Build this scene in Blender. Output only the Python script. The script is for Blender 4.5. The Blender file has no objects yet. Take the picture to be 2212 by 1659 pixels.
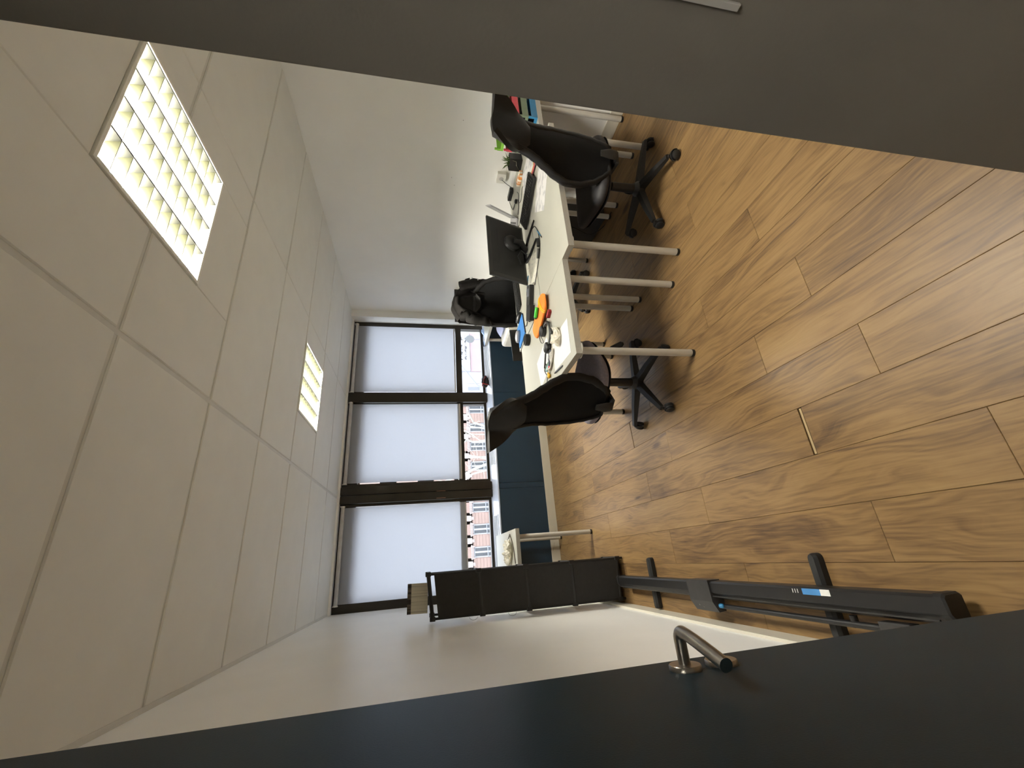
import bpy, bmesh, math, random
from mathutils import Vector, Matrix, noise
random.seed(7)
PI = math.pi
S = bpy.context.scene
C = S.collection

# ------------------------------------------------------------------ camera (photo taken with the phone turned on its side)
YAW, PIT, ROLL = math.radians(23.198), math.radians(11.78), math.radians(.261)
fwd = Vector((math.sin(YAW)*math.cos(PIT), math.cos(YAW)*math.cos(PIT), -math.sin(PIT)))
rgt = Vector((math.cos(YAW), -math.sin(YAW), 0)); upv = rgt.cross(fwd)
rg2 = rgt*math.cos(ROLL) + upv*math.sin(ROLL); up2 = upv*math.cos(ROLL) - rgt*math.sin(ROLL)
cx, cy, cz = -up2, rg2, -fwd
cd = bpy.data.cameras.new('camera'); cam = bpy.data.objects.new('camera', cd); C.objects.link(cam)
cam.matrix_world = Matrix(((cx.x, cy.x, cz.x, 0), (cx.y, cy.y, cz.y, 0), (cx.z, cy.z, cz.z, 1.52), (0, 0, 0, 1)))
cd.sensor_fit = 'HORIZONTAL'; cd.sensor_width = 36; cd.lens = 894.73/2212*36; cd.clip_start = .02; cd.clip_end = 300
S.camera = cam
# ------------------------------------------------------------------ daylight and exposure
w = bpy.data.worlds.new('overcast_sky'); S.world = w; w.use_nodes = True
bg = w.node_tree.nodes['Background']; bg.inputs[0].default_value = (.84, .90, 1, 1); bg.inputs[1].default_value = 3.15
vs = S.view_settings
vs.view_transform = 'Standard'; vs.look = 'None'; vs.gamma = 1; vs.use_curve_mapping = False; vs.exposure = 1.17
TUBE_POWER = 200.0
S.cycles.use_denoising = True
S.cycles.max_bounces = 10; S.cycles.diffuse_bounces = 6; S.cycles.glossy_bounces = 4; S.cycles.transmission_bounces = 6
S.cycles.transparent_max_bounces = 12; S.cycles.caustics_reflective = False; S.cycles.caustics_refractive = False
S.cycles.sample_clamp_indirect = 6

# ------------------------------------------------------------------ materials
def lin(r, g, b):
    f = lambda c: (c/255/12.92 if c/255 <= .04045 else ((c/255+.055)/1.055)**2.4)
    return (f(r), f(g), f(b), 1)
def newmat(name):
    m = bpy.data.materials.new(name); m.use_nodes = True
    nt = m.node_tree; return m, nt, nt.nodes['Principled BSDF']
def nd(nt, t, **kw):
    n = nt.nodes.new(t)
    for k, v in kw.items(): setattr(n, k, v)
    return n
def M(name, col, rough=.5, metal=0, var=.08, scale=14, bump=0, bscale=None, spec=.5, coat=0, trans=0, alpha=1):
    """principled surface with a little procedural mottling and optional fine relief"""
    m, nt, b = newmat(name)
    if len(col) == 3: col = (*col, 1)
    tc = nd(nt, 'ShaderNodeTexCoord'); nz = nd(nt, 'ShaderNodeTexNoise'); nz.inputs['Scale'].default_value = scale; nz.inputs['Detail'].default_value = 3
    nt.links.new(tc.outputs['Object'], nz.inputs['Vector'])
    rp = nd(nt, 'ShaderNodeValToRGB')
    rp.color_ramp.elements[0].position = .3; rp.color_ramp.elements[1].position = .7
    rp.color_ramp.elements[0].color = (*[c*(1-var) for c in col[:3]], 1); rp.color_ramp.elements[1].color = (*[min(1, c*(1+var)) for c in col[:3]], 1)
    nt.links.new(nz.outputs['Fac'], rp.inputs[0]); nt.links.new(rp.outputs[0], b.inputs['Base Color'])
    b.inputs['Roughness'].default_value = rough; b.inputs['Metallic'].default_value = metal
    b.inputs['Specular IOR Level'].default_value = spec; b.inputs['Coat Weight'].default_value = coat
    b.inputs['Transmission Weight'].default_value = trans; b.inputs['Alpha'].default_value = alpha
    if bump:
        n2 = nd(nt, 'ShaderNodeTexNoise'); n2.inputs['Scale'].default_value = bscale or scale*8; n2.inputs['Detail'].default_value = 4
        nt.links.new(tc.outputs['Object'], n2.inputs['Vector'])
        bp = nd(nt, 'ShaderNodeBump'); bp.inputs['Strength'].default_value = bump; bp.inputs['Distance'].default_value = .004
        nt.links.new(n2.outputs['Fac'], bp.inputs['Height']); nt.links.new(bp.outputs[0], b.inputs['Normal'])
    return m
def math_n(nt, op, a, b=None):
    n = nd(nt, 'ShaderNodeMath', operation=op)
    for i, v in enumerate((a, b)):
        if v is None: continue
        if isinstance(v, (int, float)): n.inputs[i].default_value = v
        else: nt.links.new(v, n.inputs[i])
    return n.outputs[0]
def wood():
    m, nt, b = newmat('oak_laminate')
    tc = nd(nt, 'ShaderNodeTexCoord'); oi = nd(nt, 'ShaderNodeObjectInfo')
    off = nd(nt, 'ShaderNodeVectorMath', operation='SCALE'); off.inputs[0].default_value = (17, 31, 9); nt.links.new(oi.outputs['Random'], off.inputs['Scale'])
    ad = nd(nt, 'ShaderNodeVectorMath', operation='ADD'); nt.links.new(tc.outputs['Object'], ad.inputs[0]); nt.links.new(off.outputs[0], ad.inputs[1])
    def noise_(sx, sy, scale, detail, dist=0, src=None, rough=.55):
        mp = nd(nt, 'ShaderNodeMapping'); mp.inputs['Scale'].default_value = (sx, sy, 1); nt.links.new(src or ad.outputs[0], mp.inputs['Vector'])
        n = nd(nt, 'ShaderNodeTexNoise'); n.inputs['Scale'].default_value = scale; n.inputs['Detail'].default_value = detail; n.inputs['Distortion'].default_value = dist
        n.inputs['Roughness'].default_value = rough; nt.links.new(mp.outputs[0], n.inputs['Vector']); return n.outputs['Fac']
    # warped coordinate gives the cathedral figure
    warp = noise_(1, .25, 6, 2)
    wv = nd(nt, 'ShaderNodeCombineXYZ'); nt.links.new(math_n(nt, 'MULTIPLY', math_n(nt, 'SUBTRACT', warp, .5), .22), wv.inputs[0])
    a2 = nd(nt, 'ShaderNodeVectorMath', operation='ADD'); nt.links.new(ad.outputs[0], a2.inputs[0]); nt.links.new(wv.outputs[0], a2.inputs[1])
    big = noise_(1, .13, 13, 3, .3, a2.outputs[0]); streak = noise_(1, .07, 34, 4, .5, a2.outputs[0], .65); fine = noise_(1, .04, 150, 3); patch = noise_(1, .5, 5, 2)
    # knots
    mp = nd(nt, 'ShaderNodeMapping'); mp.inputs['Scale'].default_value = (1, .4, 1); nt.links.new(a2.outputs[0], mp.inputs['Vector'])
    vo = nd(nt, 'ShaderNodeTexVoronoi'); vo.inputs['Scale'].default_value = 4.2; nt.links.new(mp.outputs[0], vo.inputs['Vector'])
    kn = nd(nt, 'ShaderNodeMapRange'); kn.inputs['From Min'].default_value = .03; kn.inputs['From Max'].default_value = .13; kn.inputs['To Min'].default_value = .34; kn.inputs['To Max'].default_value = 0
    nt.links.new(vo.outputs['Distance'], kn.inputs['Value'])
    wmp = nd(nt, 'ShaderNodeMapping'); wmp.inputs['Scale'].default_value = (1, .10, 1); nt.links.new(a2.outputs[0], wmp.inputs['Vector'])
    wvt = nd(nt, 'ShaderNodeTexWave', bands_direction='X'); wvt.inputs['Scale'].default_value = 13; wvt.inputs['Distortion'].default_value = 6; wvt.inputs['Detail'].default_value = 3; wvt.inputs['Detail Scale'].default_value = 2.2
    nt.links.new(wmp.outputs[0], wvt.inputs['Vector'])
    v = math_n(nt, 'ADD', math_n(nt, 'MULTIPLY', big, .50), math_n(nt, 'MULTIPLY', streak, .50))
    v = math_n(nt, 'ADD', v, math_n(nt, 'MULTIPLY', math_n(nt, 'SUBTRACT', wvt.outputs['Fac'], .5), .07))
    v = math_n(nt, 'ADD', v, math_n(nt, 'MULTIPLY', math_n(nt, 'SUBTRACT', fine, .5), .36))
    v = math_n(nt, 'ADD', v, math_n(nt, 'MULTIPLY', math_n(nt, 'SUBTRACT', patch, .5), .22))
    v = math_n(nt, 'SUBTRACT', v, kn.outputs[0])
    v = math_n(nt, 'ADD', v, math_n(nt, 'MULTIPLY', math_n(nt, 'SUBTRACT', oi.outputs['Random'], .5), .07))
    rp = nd(nt, 'ShaderNodeValToRGB'); e = rp.color_ramp.elements
    e[0].position = .24; e[0].color = lin(73, 55, 38); e[1].position = .76; e[1].color = lin(149, 121, 79)
    x = e.new(.38); x.color = lin(108, 83, 53)
    x = e.new(.52); x.color = lin(131, 103, 66)
    nt.links.new(v, rp.inputs[0]); nt.links.new(rp.outputs[0], b.inputs['Base Color'])
    b.inputs['Roughness'].default_value = .42; b.inputs['Specular IOR Level'].default_value = .4
    bp = nd(nt, 'ShaderNodeBump'); bp.inputs['Strength'].default_value = .15; bp.inputs['Distance'].default_value = .002
    nt.links.new(streak, bp.inputs['Height']); nt.links.new(bp.outputs[0], b.inputs['Normal'])
    return m
def emit(name, col, st):
    m, nt, b = newmat(name); b.inputs['Base Color'].default_value = (0.8, .8, .8, 1)
    b.inputs['Emission Color'].default_value = (*col, 1); b.inputs['Emission Strength'].default_value = st; return m
def blindmat():
    m, nt, b = newmat('blind_fabric'); out = nt.nodes['Material Output']
    tc = nd(nt, 'ShaderNodeTexCoord'); nz = nd(nt, 'ShaderNodeTexNoise'); nz.inputs['Scale'].default_value = 260
    nt.links.new(tc.outputs['Object'], nz.inputs['Vector'])
    rp = nd(nt, 'ShaderNodeValToRGB'); rp.color_ramp.elements[0].color = (.65, .66, .69, 1); rp.color_ramp.elements[1].color = (.77, .775, .80, 1)
    nt.links.new(nz.outputs['Fac'], rp.inputs[0])
    d = nd(nt, 'ShaderNodeBsdfDiffuse'); t = nd(nt, 'ShaderNodeBsdfTranslucent'); mx = nd(nt, 'ShaderNodeMixShader'); mx.inputs[0].default_value = .62
    nt.links.new(rp.outputs[0], d.inputs[0]); nt.links.new(rp.outputs[0], t.inputs[0])
    nt.links.new(d.outputs[0], mx.inputs[1]); nt.links.new(t.outputs[0], mx.inputs[2]); nt.links.new(mx.outputs[0], out.inputs['Surface'])
    return m
def clearmat(name, col, amount, rough=.05):
    """thin see-through sheet: part transparent, part glossy"""
    m, nt, b = newmat(name); out = nt.nodes['Material Output']
    tr = nd(nt, 'ShaderNodeBsdfTransparent'); tr.inputs[0].default_value = (*col, 1)
    mx = nd(nt, 'ShaderNodeMixShader'); mx.inputs[0].default_value = amount
    b.inputs['Base Color'].default_value = (*col, 1); b.inputs['Roughness'].default_value = rough
    nt.links.new(tr.outputs[0], mx.inputs[1]); nt.links.new(b.outputs[0], mx.inputs[2]); nt.links.new(mx.outputs[0], out.inputs['Surface'])
    return m
def printed(name, base, ink, sx, sy, lo=.5, hi=.56, rough=.7):
    """paper with illegible lines of grey print"""
    m, nt, b = newmat(name); tc = nd(nt, 'ShaderNodeTexCoord'); mp = nd(nt, 'ShaderNodeMapping'); mp.inputs['Scale'].default_value = (sx, sy, 1)
    nz = nd(nt, 'ShaderNodeTexNoise'); nz.inputs['Scale'].default_value = 1; nz.inputs['Detail'].default_value = 2
    rp = nd(nt, 'ShaderNodeValToRGB'); rp.color_ramp.elements[0].position = lo; rp.color_ramp.elements[1].position = hi
    rp.color_ramp.elements[0].color = (*base, 1); rp.color_ramp.elements[1].color = (*ink, 1)
    nt.links.new(tc.outputs['Object'], mp.inputs[0]); nt.links.new(mp.outputs[0], nz.inputs['Vector']); nt.links.new(nz.outputs['Fac'], rp.inputs[0])
    nt.links.new(rp.outputs[0], b.inputs['Base Color']); b.inputs['Roughness'].default_value = rough; return m

WALL = M('wall_paint', (.925, .915, .875), .5, var=.02, scale=3, bump=.04, bscale=160)
WALL_L = M('wall_paint_satin', (.92, .912, .885), .36, var=.02, scale=3, bump=.03, bscale=160)
CEIL = M('ceiling_panel_vinyl', (.745, .735, .69), .6, var=.02, scale=6, bump=.03, bscale=200)
BARM = M('ceiling_bar_paint', (.62, .61, .57), .45, var=.03)
TEAL = M('teal_paint', (.013, .035, .062), .42, var=.06, scale=4, bump=.05, bscale=220)
DOORM = M('teal_door_laminate', (.0125, .027, .039), .40, var=.06, scale=4, bump=.06, bscale=300, spec=.07)
JAMB = M('dark_grey_door_lining', (.155, .142, .122), .5, var=.06, scale=4, bump=.05, bscale=220)
BASE = M('cream_baseboard', (.66, .62, .52), .45, var=.04, scale=6)
OAK = wood()
CORE = M('plank_core', (.40, .29, .15), .8)
SUB = M('underlay', (.05, .035, .022), .9)
BRONZE = M('bronze_aluminium', (.030, .024, .017), .38, .35, var=.15, scale=6)
GLASS = clearmat('window_glass', (.96, .98, .98), .03, .02)
BLIND = blindmat()
ALU = M('grey_aluminium', (.55, .53, .50), .4, .3)
SILLM = M('grey_blue_sill', (.62, .69, .86), .14, var=.05, coat=.6)
GRILLE = M('white_grille', (.72, .74, .80), .4)
BLACKSLOT = M('dark_slot', (.01, .01, .012), .7)
WHITE_MET = M('white_fixture_metal', (.82, .81, .74), .35, var=.02)
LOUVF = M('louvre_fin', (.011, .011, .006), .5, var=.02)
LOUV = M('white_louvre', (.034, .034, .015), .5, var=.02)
TUBE = emit('lit_tube', (1, .965, .88), TUBE_POWER)
STEEL = M('brushed_steel', (.36, .335, .30), .28, 1, var=.15, scale=30)
DESK = M('white_desk_foil', (.405, .398, .338), .38, var=.02, scale=8)
DESKEDGE = M('desk_edge_band', (.40, .38, .33), .5, var=.05, scale=120)
LEGM = M('white_leg_paint', (.54, .515, .46), .35, var=.03)
BLK = M('black_plastic', (.0075, .007, .007), .42, var=.2)
BLK2 = M('black_matt_plastic', (.0075, .007, .0065), .55, var=.2, bump=.05)
RUB = M('black_rubber', (.010, .010, .010), .6)
FAB = M('black_mesh_fabric', (.003, .003, .003), .7, var=.3, scale=60, bump=.3, bscale=500, spec=.15)
SEATF = M('dark_grey_seat_fabric', (.030, .028, .030), .75, var=.15, scale=80, bump=.3, bscale=600)
HEAD = M('charcoal_padded_vinyl', (.0080, .0074, .0070), .5, var=.2, scale=20, bump=.08, spec=.28)
JACK = M('black_brown_cloth', (.0062, .0050, .0043), .8, var=.35, scale=14, bump=.25, bscale=120, spec=.2)
RACKF = M('black_rack_fabric', (.017, .0155, .0145), .75, var=.15, scale=40, bump=.2, bscale=400)
SCRN = M('screen_glass_black', (.010, .010, .010), .25)
SILV = M('silver_plastic', (.42, .41, .42), .35, .4)
PAPER = M('white_paper', (.66, .65, .65), .7, var=.02)
PAPERG = printed('printed_paper', (.62, .605, .59), (.44, .435, .44), 14, 22)
PAPERL = printed('notes_paper', (.62, .60, .50), (.48, .46, .42), 40, 26, .54, .6)
def solid(name, r, g, b, rough=.5, **k): return M(name, lin(r, g, b), rough, **k)
GREEN = solid('green_plastic', 128, 185, 62, .45); RED = solid('red_plastic', 205, 70, 82, .45); BLUE = solid('blue_plastic', 45, 120, 165, .45)
SAGE = solid('grey_green_plastic', 110, 125, 100, .45); PINK = solid('pink_card', 226, 110, 125, .6); YEL = solid('yellow_card', 215, 175, 95, .6)
ORANGE = solid('orange_fabric', 236, 128, 42, .75, bump=.15); YBAND = solid('yellow_elastic', 236, 180, 30, .6); HILITE = solid('green_marker_plastic', 70, 190, 60, .4)
BLUEPAD = solid('blue_foam', 40, 105, 170, .8); DRED = solid('dark_red_cloth', 150, 40, 38, .7); LBLUE = solid('pale_blue_plastic', 160, 200, 210, .45)
DGREEN = solid('dark_green_plastic', 40, 85, 45, .45); GUM = solid('amber_plastic', 215, 165, 30, .35); NAVY = solid('navy_plastic', 22, 28, 48, .5)
LEAF = solid('plant_leaf', 70, 92, 40, .55, var=.3, scale=40); WHITEP = solid('white_plastic', 225, 222, 212, .4)
BAGM = clearmat('clear_bag_film', (.83, .80, .70), .62, .12); TERRA = printed('orange_print_card', (.85, .80, .68), (.65, .24, .05), 30, 30, .48, .55)
STK_B = solid('blue_sticker', 70, 135, 195, .5); STK_W = solid('white_sticker', 225, 225, 220, .5); PURP = solid('lilac_film', 160, 165, 205, .3)
MARK = solid('grey_print', 120, 116, 110, .6); CLAMP = M('grey_black_plastic', (.030, .028, .027), .45, var=.2)

# ------------------------------------------------------------------ mesh builder
class MB:
    def __init__(s): s.b = bmesh.new()
    def box(s, c, d, rot=None, bev=0, taper=None):
        r = bmesh.ops.create_cube(s.b, size=1)['verts']
        for v in r:
            if taper and v.co.z > 0: v.co.x *= taper; v.co.y *= taper
            v.co = Vector((v.co.x*d[0], v.co.y*d[1], v.co.z*d[2]))
        if bev:
            es = list({e for v in r for e in v.link_edges})
            g = bmesh.ops.bevel(s.b, geom=es, offset=bev, segments=2, affect='EDGES', profile=.7)
            r = list({v for f in g['faces'] for v in f.verts} | {v for v in r if v.is_valid})
        R = rot.to_4x4() if rot else Matrix.Identity(4)
        for v in r: v.co = R @ v.co + Vector(c)
        return s
    def span(s, x0, x1, y0, y1, z0, z1, bev=0):
        return s.box(((x0+x1)/2, (y0+y1)/2, (z0+z1)/2), (abs(x1-x0), abs(y1-y0), abs(z1-z0)), bev=bev)
    def tube(s, pts, r, n=10, closed=False, flat=1, fn=None):
        pts = [Vector(p) for p in pts]; N = len(pts); rr = r if isinstance(r, (list, tuple)) else [r]*N
        rings = []; prev = None
        for i, p in enumerate(pts):
            a = pts[(i-1) % N] if (closed or i) else p; b = pts[(i+1) % N] if (closed or i < N-1) else p
            t = (b-a).normalized() if (b-a).length > 1e-9 else Vector((0, 0, 1))
            if prev is None:
                u = t.cross(fn if fn else (Vector((0, 0, 1)) if abs(t.z) < .9 else Vector((1, 0, 0)))).normalized()
            else: u = (prev - t*prev.dot(t)).normalized()
            prev = u; v = t.cross(u)
            rings.append([s.b.verts.new(p + (u*math.cos(2*PI*k/n) + v*math.sin(2*PI*k/n)*flat)*rr[i]) for k in range(n)])
        for i in range(N if closed else N-1):
            A, B = rings[i], rings[(i+1) % N]
            for k in range(n): s.b.faces.new((A[k], A[(k+1) % n], B[(k+1) % n], B[k]))
        if not closed:
            s.b.faces.new(rings[0][::-1]); s.b.faces.new(rings[-1])
        return s
    def cyl(s, p0, p1, r, n=16, r1=None): return s.tube([p0, p1], [r, r if r1 is None else r1], n)
    def lathe(s, prof, n=20, c=(0, 0, 0)):
        c = Vector(c); rings = []
        for r, z in prof: rings.append([s.b.verts.new(c+Vector((r*math.cos(2*PI*k/n), r*math.sin(2*PI*k/n), z))) for k in range(n)])
        for A, B in zip(rings, rings[1:]):
            for k in range(n): s.b.faces.new((A[k], A[(k+1) % n], B[(k+1) % n], B[k]))
        s.b.faces.new(rings[0][::-1]); s.b.faces.new(rings[-1]); return s
    def rings(s, R):
        V = [[s.b.verts.new(Vector(p)) for p in r] for r in R]; n = len(V[0])
        for A, B in zip(V, V[1:]):
            for k in range(n): s.b.faces.new((A[k], A[(k+1) % n], B[(k+1) % n], B[k]))
        s.b.faces.new(V[0][::-1]); s.b.faces.new(V[-1]); return s
    def prism(s, poly, z0, z1):
        return s.rings([[(x, y, z0) for x, y in poly], [(x, y, z1) for x, y in poly]])
    def sheet(s, f, nu, nv, th=0, nrm=None):
        """surface f(u,v), u,v in 0..1, given thickness th along its normal"""
        P = [[Vector(f(i/nu, j/nv)) for j in range(nv+1)] for i in range(nu+1)]
        def nr(i, j):
            a = P[min(i+1, nu)][j]-P[max(i-1, 0)][j]; b = P[i][min(j+1, nv)]-P[i][max(j-1, 0)]
            n = a.cross(b); return n.normalized() if n.length > 1e-12 else Vector((0, 1, 0))
        A = [[s.b.verts.new(P[i][j]) for j in range(nv+1)] for i in range(nu+1)]
        for i in range(nu):
            for j in range(nv): s.b.faces.new((A[i][j], A[i+1][j], A[i+1][j+1], A[i][j+1]))
        if th:
            B = [[s.b.verts.new(P[i][j]-nr(i, j)*th) for j in range(nv+1)] for i in range(nu+1)]
            for i in range(nu):
                for j in range(nv): s.b.faces.new((B[i][j+1], B[i+1][j+1], B[i+1][j], B[i][j]))
            for i in range(nu):
                s.b.faces.new((A[i+1][0], A[i][0], B[i][0], B[i+1][0])); s.b.faces.new((A[i][nv], A[i+1][nv], B[i+1][nv], B[i][nv]))
            for j in range(nv):
                s.b.faces.new((A[0][j], A[0][j+1], B[0][j+1], B[0][j])); s.b.faces.new((A[nu][j+1], A[nu][j], B[nu][j], B[nu][j+1]))
        return s
    def ball(s, c, r, sc=(1, 1, 1), sub=2):
        q = bmesh.ops.create_icosphere(s.b, subdivisions=sub, radius=r)['verts']
        for v in q: v.co = Vector((v.co.x*sc[0], v.co.y*sc[1], v.co.z*sc[2])) + Vector(c)
        return s
    def mesh(s, name, mat, smooth=True, ang=38):
        bmesh.ops.recalc_face_normals(s.b, faces=s.b.faces[:])
        if smooth:
            for f in s.b.faces: f.smooth = True
            for e in s.b.edges:
                if len(e.link_faces) == 2 and e.calc_face_angle(0) > math.radians(ang): e.smooth = False
        me = bpy.data.meshes.new(name); s.b.to_mesh(me); s.b.free()
        for m in (mat if isinstance(mat, (list, tuple)) else [mat]): me.materials.append(m)
        return me
    def build(s, name, mat, parent=None, loc=(0, 0, 0), smooth=True, ang=38):
        return link(name, s.mesh(name, mat, smooth, ang), parent, loc)
def link(name, me, parent=None, loc=(0, 0, 0), rz=0):
    o = bpy.data.objects.new(name, me); C.objects.link(o)
    if parent: o.parent = parent
    o.location = loc; o.rotation_euler.z = rz; return o
def tag(o, label, cat, group=None, kind=None):
    o['label'] = label; o['category'] = cat
    if group: o['group'] = group
    if kind: o['kind'] = kind
    return o
def thing(name, label, cat, loc=(0, 0, 0), rz=0, group=None, kind=None):
    o = bpy.data.objects.new(name, None); C.objects.link(o); o.location = loc; o.rotation_euler.z = rz; o.empty_display_size = .1
    return tag(o, label, cat, group, kind)
def dup(root, loc, rz, label, group=None):
    def cp(o, par):
        c = o.copy(); C.objects.link(c)
        if par: c.parent = par
        for ch in list(o.children): cp(ch, c)
        return c
    r = cp(root, None); r.location = loc; r.rotation_euler.z = rz; r['label'] = label
    if group: r['group'] = group
    return r
def struct(name, mb, mat, label, cat, parent=None, smooth=False):
    o = mb.build(name, mat, parent, smooth=smooth)
    if not parent: tag(o, label, cat, kind='structure')
    return o
RZ = lambda a: Matrix.Rotation(a, 3, 'Z')
RX = lambda a: Matrix.Rotation(a, 3, 'X')
RY = lambda a: Matrix.Rotation(a, 3, 'Y')

# ------------------------------------------------------------------ room shell
XL, XR, YB, ZC = -.40, 3.18, 4.94, 2.48
fl = struct('floor', MB().span(-1.6, 3.4, -2.2, 5.3, -.12, -.0125), SUB, 'oak effect laminate plank floor', 'floor')
P0, PW, PL = .087, .1975, 1.322
ENDS = {-3: 1.9, -2: .62, -1: 1.222, 0: .807, 1: 1.365, 2: 1.020, 3: 1.457, 4: 1.134, 5: .40, 6: 1.255, 7: .72, 8: 1.60, 9: .95, 10: .30, 11: 1.1, 12: .66, 13: 1.42, 14: .2, 15: .85}
pm = {}
def plank(x0, x1, y0, y1):
    wd, ln = round(x1-x0, 4), round(y1-y0, 4)
    if (wd, ln) not in pm:
        b = MB(); g, h = .0005, .0012; X, Y = wd/2-g, ln/2-g
        b.rings([[(-X, -Y, -.012), (X, -Y, -.012), (X, Y, -.012), (-X, Y, -.012)], [(-X, -Y, -h), (X, -Y, -h), (X, Y, -h), (-X, Y, -h)],
                 [(-X+h, -Y+h, 0), (X-h, -Y+h, 0), (X-h, Y-h, 0), (-X+h, Y-h, 0)]])
        pm[(wd, ln)] = b.mesh('plank', OAK, smooth=False)
    link('plank', pm[(wd, ln)], fl, ((x0+x1)/2, (y0+y1)/2, 0))
for k in range(-3, 16):
    x0, x1 = max(P0+PW*(k), XL+.005), min(P0+PW*(k+1), XR-.005)
    if x1-x0 < .03: continue
    cuts = sorted(ENDS[k]+PL*i for i in range(-3, 5)); ys = [-.9]+[c for c in cuts if -.85 < c < YB-.05]+[YB-.006]
    for y0, y1 in zip(ys, ys[1:]):
        if k == 1 and abs(y1-1.365) < .01: y1 -= .010
        if k == 1 and abs(y0-1.365) < .01: y0 += .008
        if k == 3 and abs(y0-2.779) < .03: y0 += .006
        plank(x0, x1, y0, y1)
MB().span(.288, .479, 1.3595, 1.3695, -.012, -.004).build('plank_core', CORE, fl, smooth=False)
struct('wall_left', MB().span(XL-.15, XL, .26, 5.3, 0, 2.7), WALL_L, 'white painted left wall beside the black rack', 'wall')
struct('wall_right', MB().span(XR, XR+.15, .26, 5.3, 0, 2.7), WALL, 'white painted right wall behind the desks', 'wall')
wr = bpy.data.objects['wall_right']
for y, z in ((2.18, 1.24), (2.72, 1.30), (2.80, 1.27)): MB().lathe([(.0026, 0), (.0022, .0015)], 8).build('screw_hole', BLK, wr, (XR, y, z)).rotation_euler = (0, -PI/2, 0)
struct('wall_front', MB().span(.52, XR+.15, .08, .262, 0, 2.7).span(XL-.15, -.27, .08, .262, 0, 2.7).span(-.27, .52, .08, .262, 2.24, 2.7), WALL, 'white painted front wall around the doorway', 'wall')
hall = MB().span(-1.6, -1.5, -2.2, .08, 0, 2.7).span(1.5, 1.6, -2.2, .08, 0, 2.7).span(-1.6, 1.6, -2.2, -2.1, 0, 2.7).span(-1.6, 1.6, -2.2, .08, 2.613, 2.69).span(-1.6, XL-.15, .02, .1, 0, 2.7).span(XR*.3, 1.6, .02, .1, 0, 2.7)
struct('wall_hall', hall, WALL, 'white walls and ceiling of the hallway behind the doorway', 'wall')
wb = struct('wall_back', MB().span(XL-.15, XR+.15, 5.085, 5.3, 0, .73).span(XL-.15, XR+.15, 5.03, 5.3, 2.455, 2.7).span(3.078, XR+.15, YB, 5.3, 0, 2.7).span(XL-.15, XR+.15, 4.995, 5.085, 0, .60), WALL, 'white back wall around the three windows', 'wall')
for a, b in ((XL, .765), (.768, .829), (.832, 2.0), (2.003, 3.076)):
    MB().span(a, b, YB, 4.99, .10, .672, bev=.003).build('panel', TEAL, wb, smooth=False)
# sloping sill over the fan-coil cladding, with two air grilles
sl = MB(); sl.rings([[(XL, YB-.008, .662), (XL, YB-.008, .676), (XL, 5.09, .738), (XL, 5.09, .70)], [(3.078, YB-.008, .662), (3.078, YB-.008, .676), (3.078, 5.09, .738), (3.078, 5.09, .70)]])
sill = struct('trim_1', sl, SILLM, 'glossy grey blue sloping window sill over the teal cladding', 'window sill')
def grille(x0, x1):
    a = math.atan2(.062, .158); R = RX(a)
    def P(x, t): return Vector((x, YB-.008+t*math.cos(a), .676+t*math.sin(a)))
    g = MB()
    for t0, t1, xa, xb in ((.030, .040, x0, x1), (.126, .136, x0, x1), (.030, .136, x0, x0+.01), (.030, .136, x1-.01, x1)):
        g.box(P((xa+xb)/2, (t0+t1)/2)+Vector((0, 0, .002)), (xb-xa, t1-t0, .006), R)
    f = g.build('grille', GRILLE, sill, smooth=False)
    MB().box(P((x0+x1)/2, .083), (x1-x0-.02, .086, .003), R).build('slot', BLACKSLOT, f, smooth=False)
    for i in range(5): MB().box(P((x0+x1)/2, .050+.0165*i)+Vector((0, 0, .001)), (x1-x0-.02, .0075, .004), R).build('slat', GRILLE, f, smooth=False)
for a, b in ((-.30, .475), (1.06, 1.78), (2.20, 2.98)): grille(a, b)
bbb = struct('baseboard_back', MB().span(XL, 3.07, YB-.012, YB+.02, 0, .1, bev=.002), BASE, 'cream baseboard under the teal cladding', 'baseboard')
for x, z, l in ((.22, .02, .07), (.08, .05, .09)): MB().box((x, YB-.0122, z+.02), (l, .0012, .0018), RY(.25)).build('scuff', MARK, bbb, smooth=False)
struct('baseboard_left', MB().span(XL, XL+.014, .262, YB-.01, 0, .1, bev=.002), BASE, 'cream baseboard along the left wall', 'baseboard')
struct('baseboard_right', MB().span(XR-.014, XR, .262, YB-.01, 0, .1, bev=.002), BASE, 'cream baseboard along the right wall', 'baseboard')

# ------------------------------------------------------------------ ceiling: panels lying on a recessed grid
ce = struct('ceiling', MB().span(XL-.15, XR+.15, .08, 5.3, 2.625, 2.7), BARM, 'dropped ceiling of large beige panels', 'ceiling')
xs = [XL, .76, 1.98, XR]; ysr = [.262]+[.735+.625*k for k in range(7)]+[5.06]
lights = [(1.175, 1.770, 1.058, 1.682), (1.163, 1.765, 3.243, 3.853)]
cpm = {}
def cpanel(x0, x1, y0, y1):
    k = (round(x1-x0, 4), round(y1-y0, 4))
    if k[0] < .03 or k[1] < .03: return
    if k not in cpm:
        X, Y, h = k[0]/2, k[1]/2, .004
        cpm[k] = MB().rings([[(-X+h, -Y+h, 0), (X-h, -Y+h, 0), (X-h, Y-h, 0), (-X+h, Y-h, 0)], [(-X, -Y, h), (X, -Y, h), (X, Y, h), (-X, Y, h)], [(-X, -Y, .022), (X, -Y, .022), (X, Y, .022), (-X, Y, .022)]]).mesh('panel', CEIL, smooth=False)
    link('panel', cpm[k], ce, ((x0+x1)/2, (y0+y1)/2, ZC))
GX, GY = .008, .009
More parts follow.
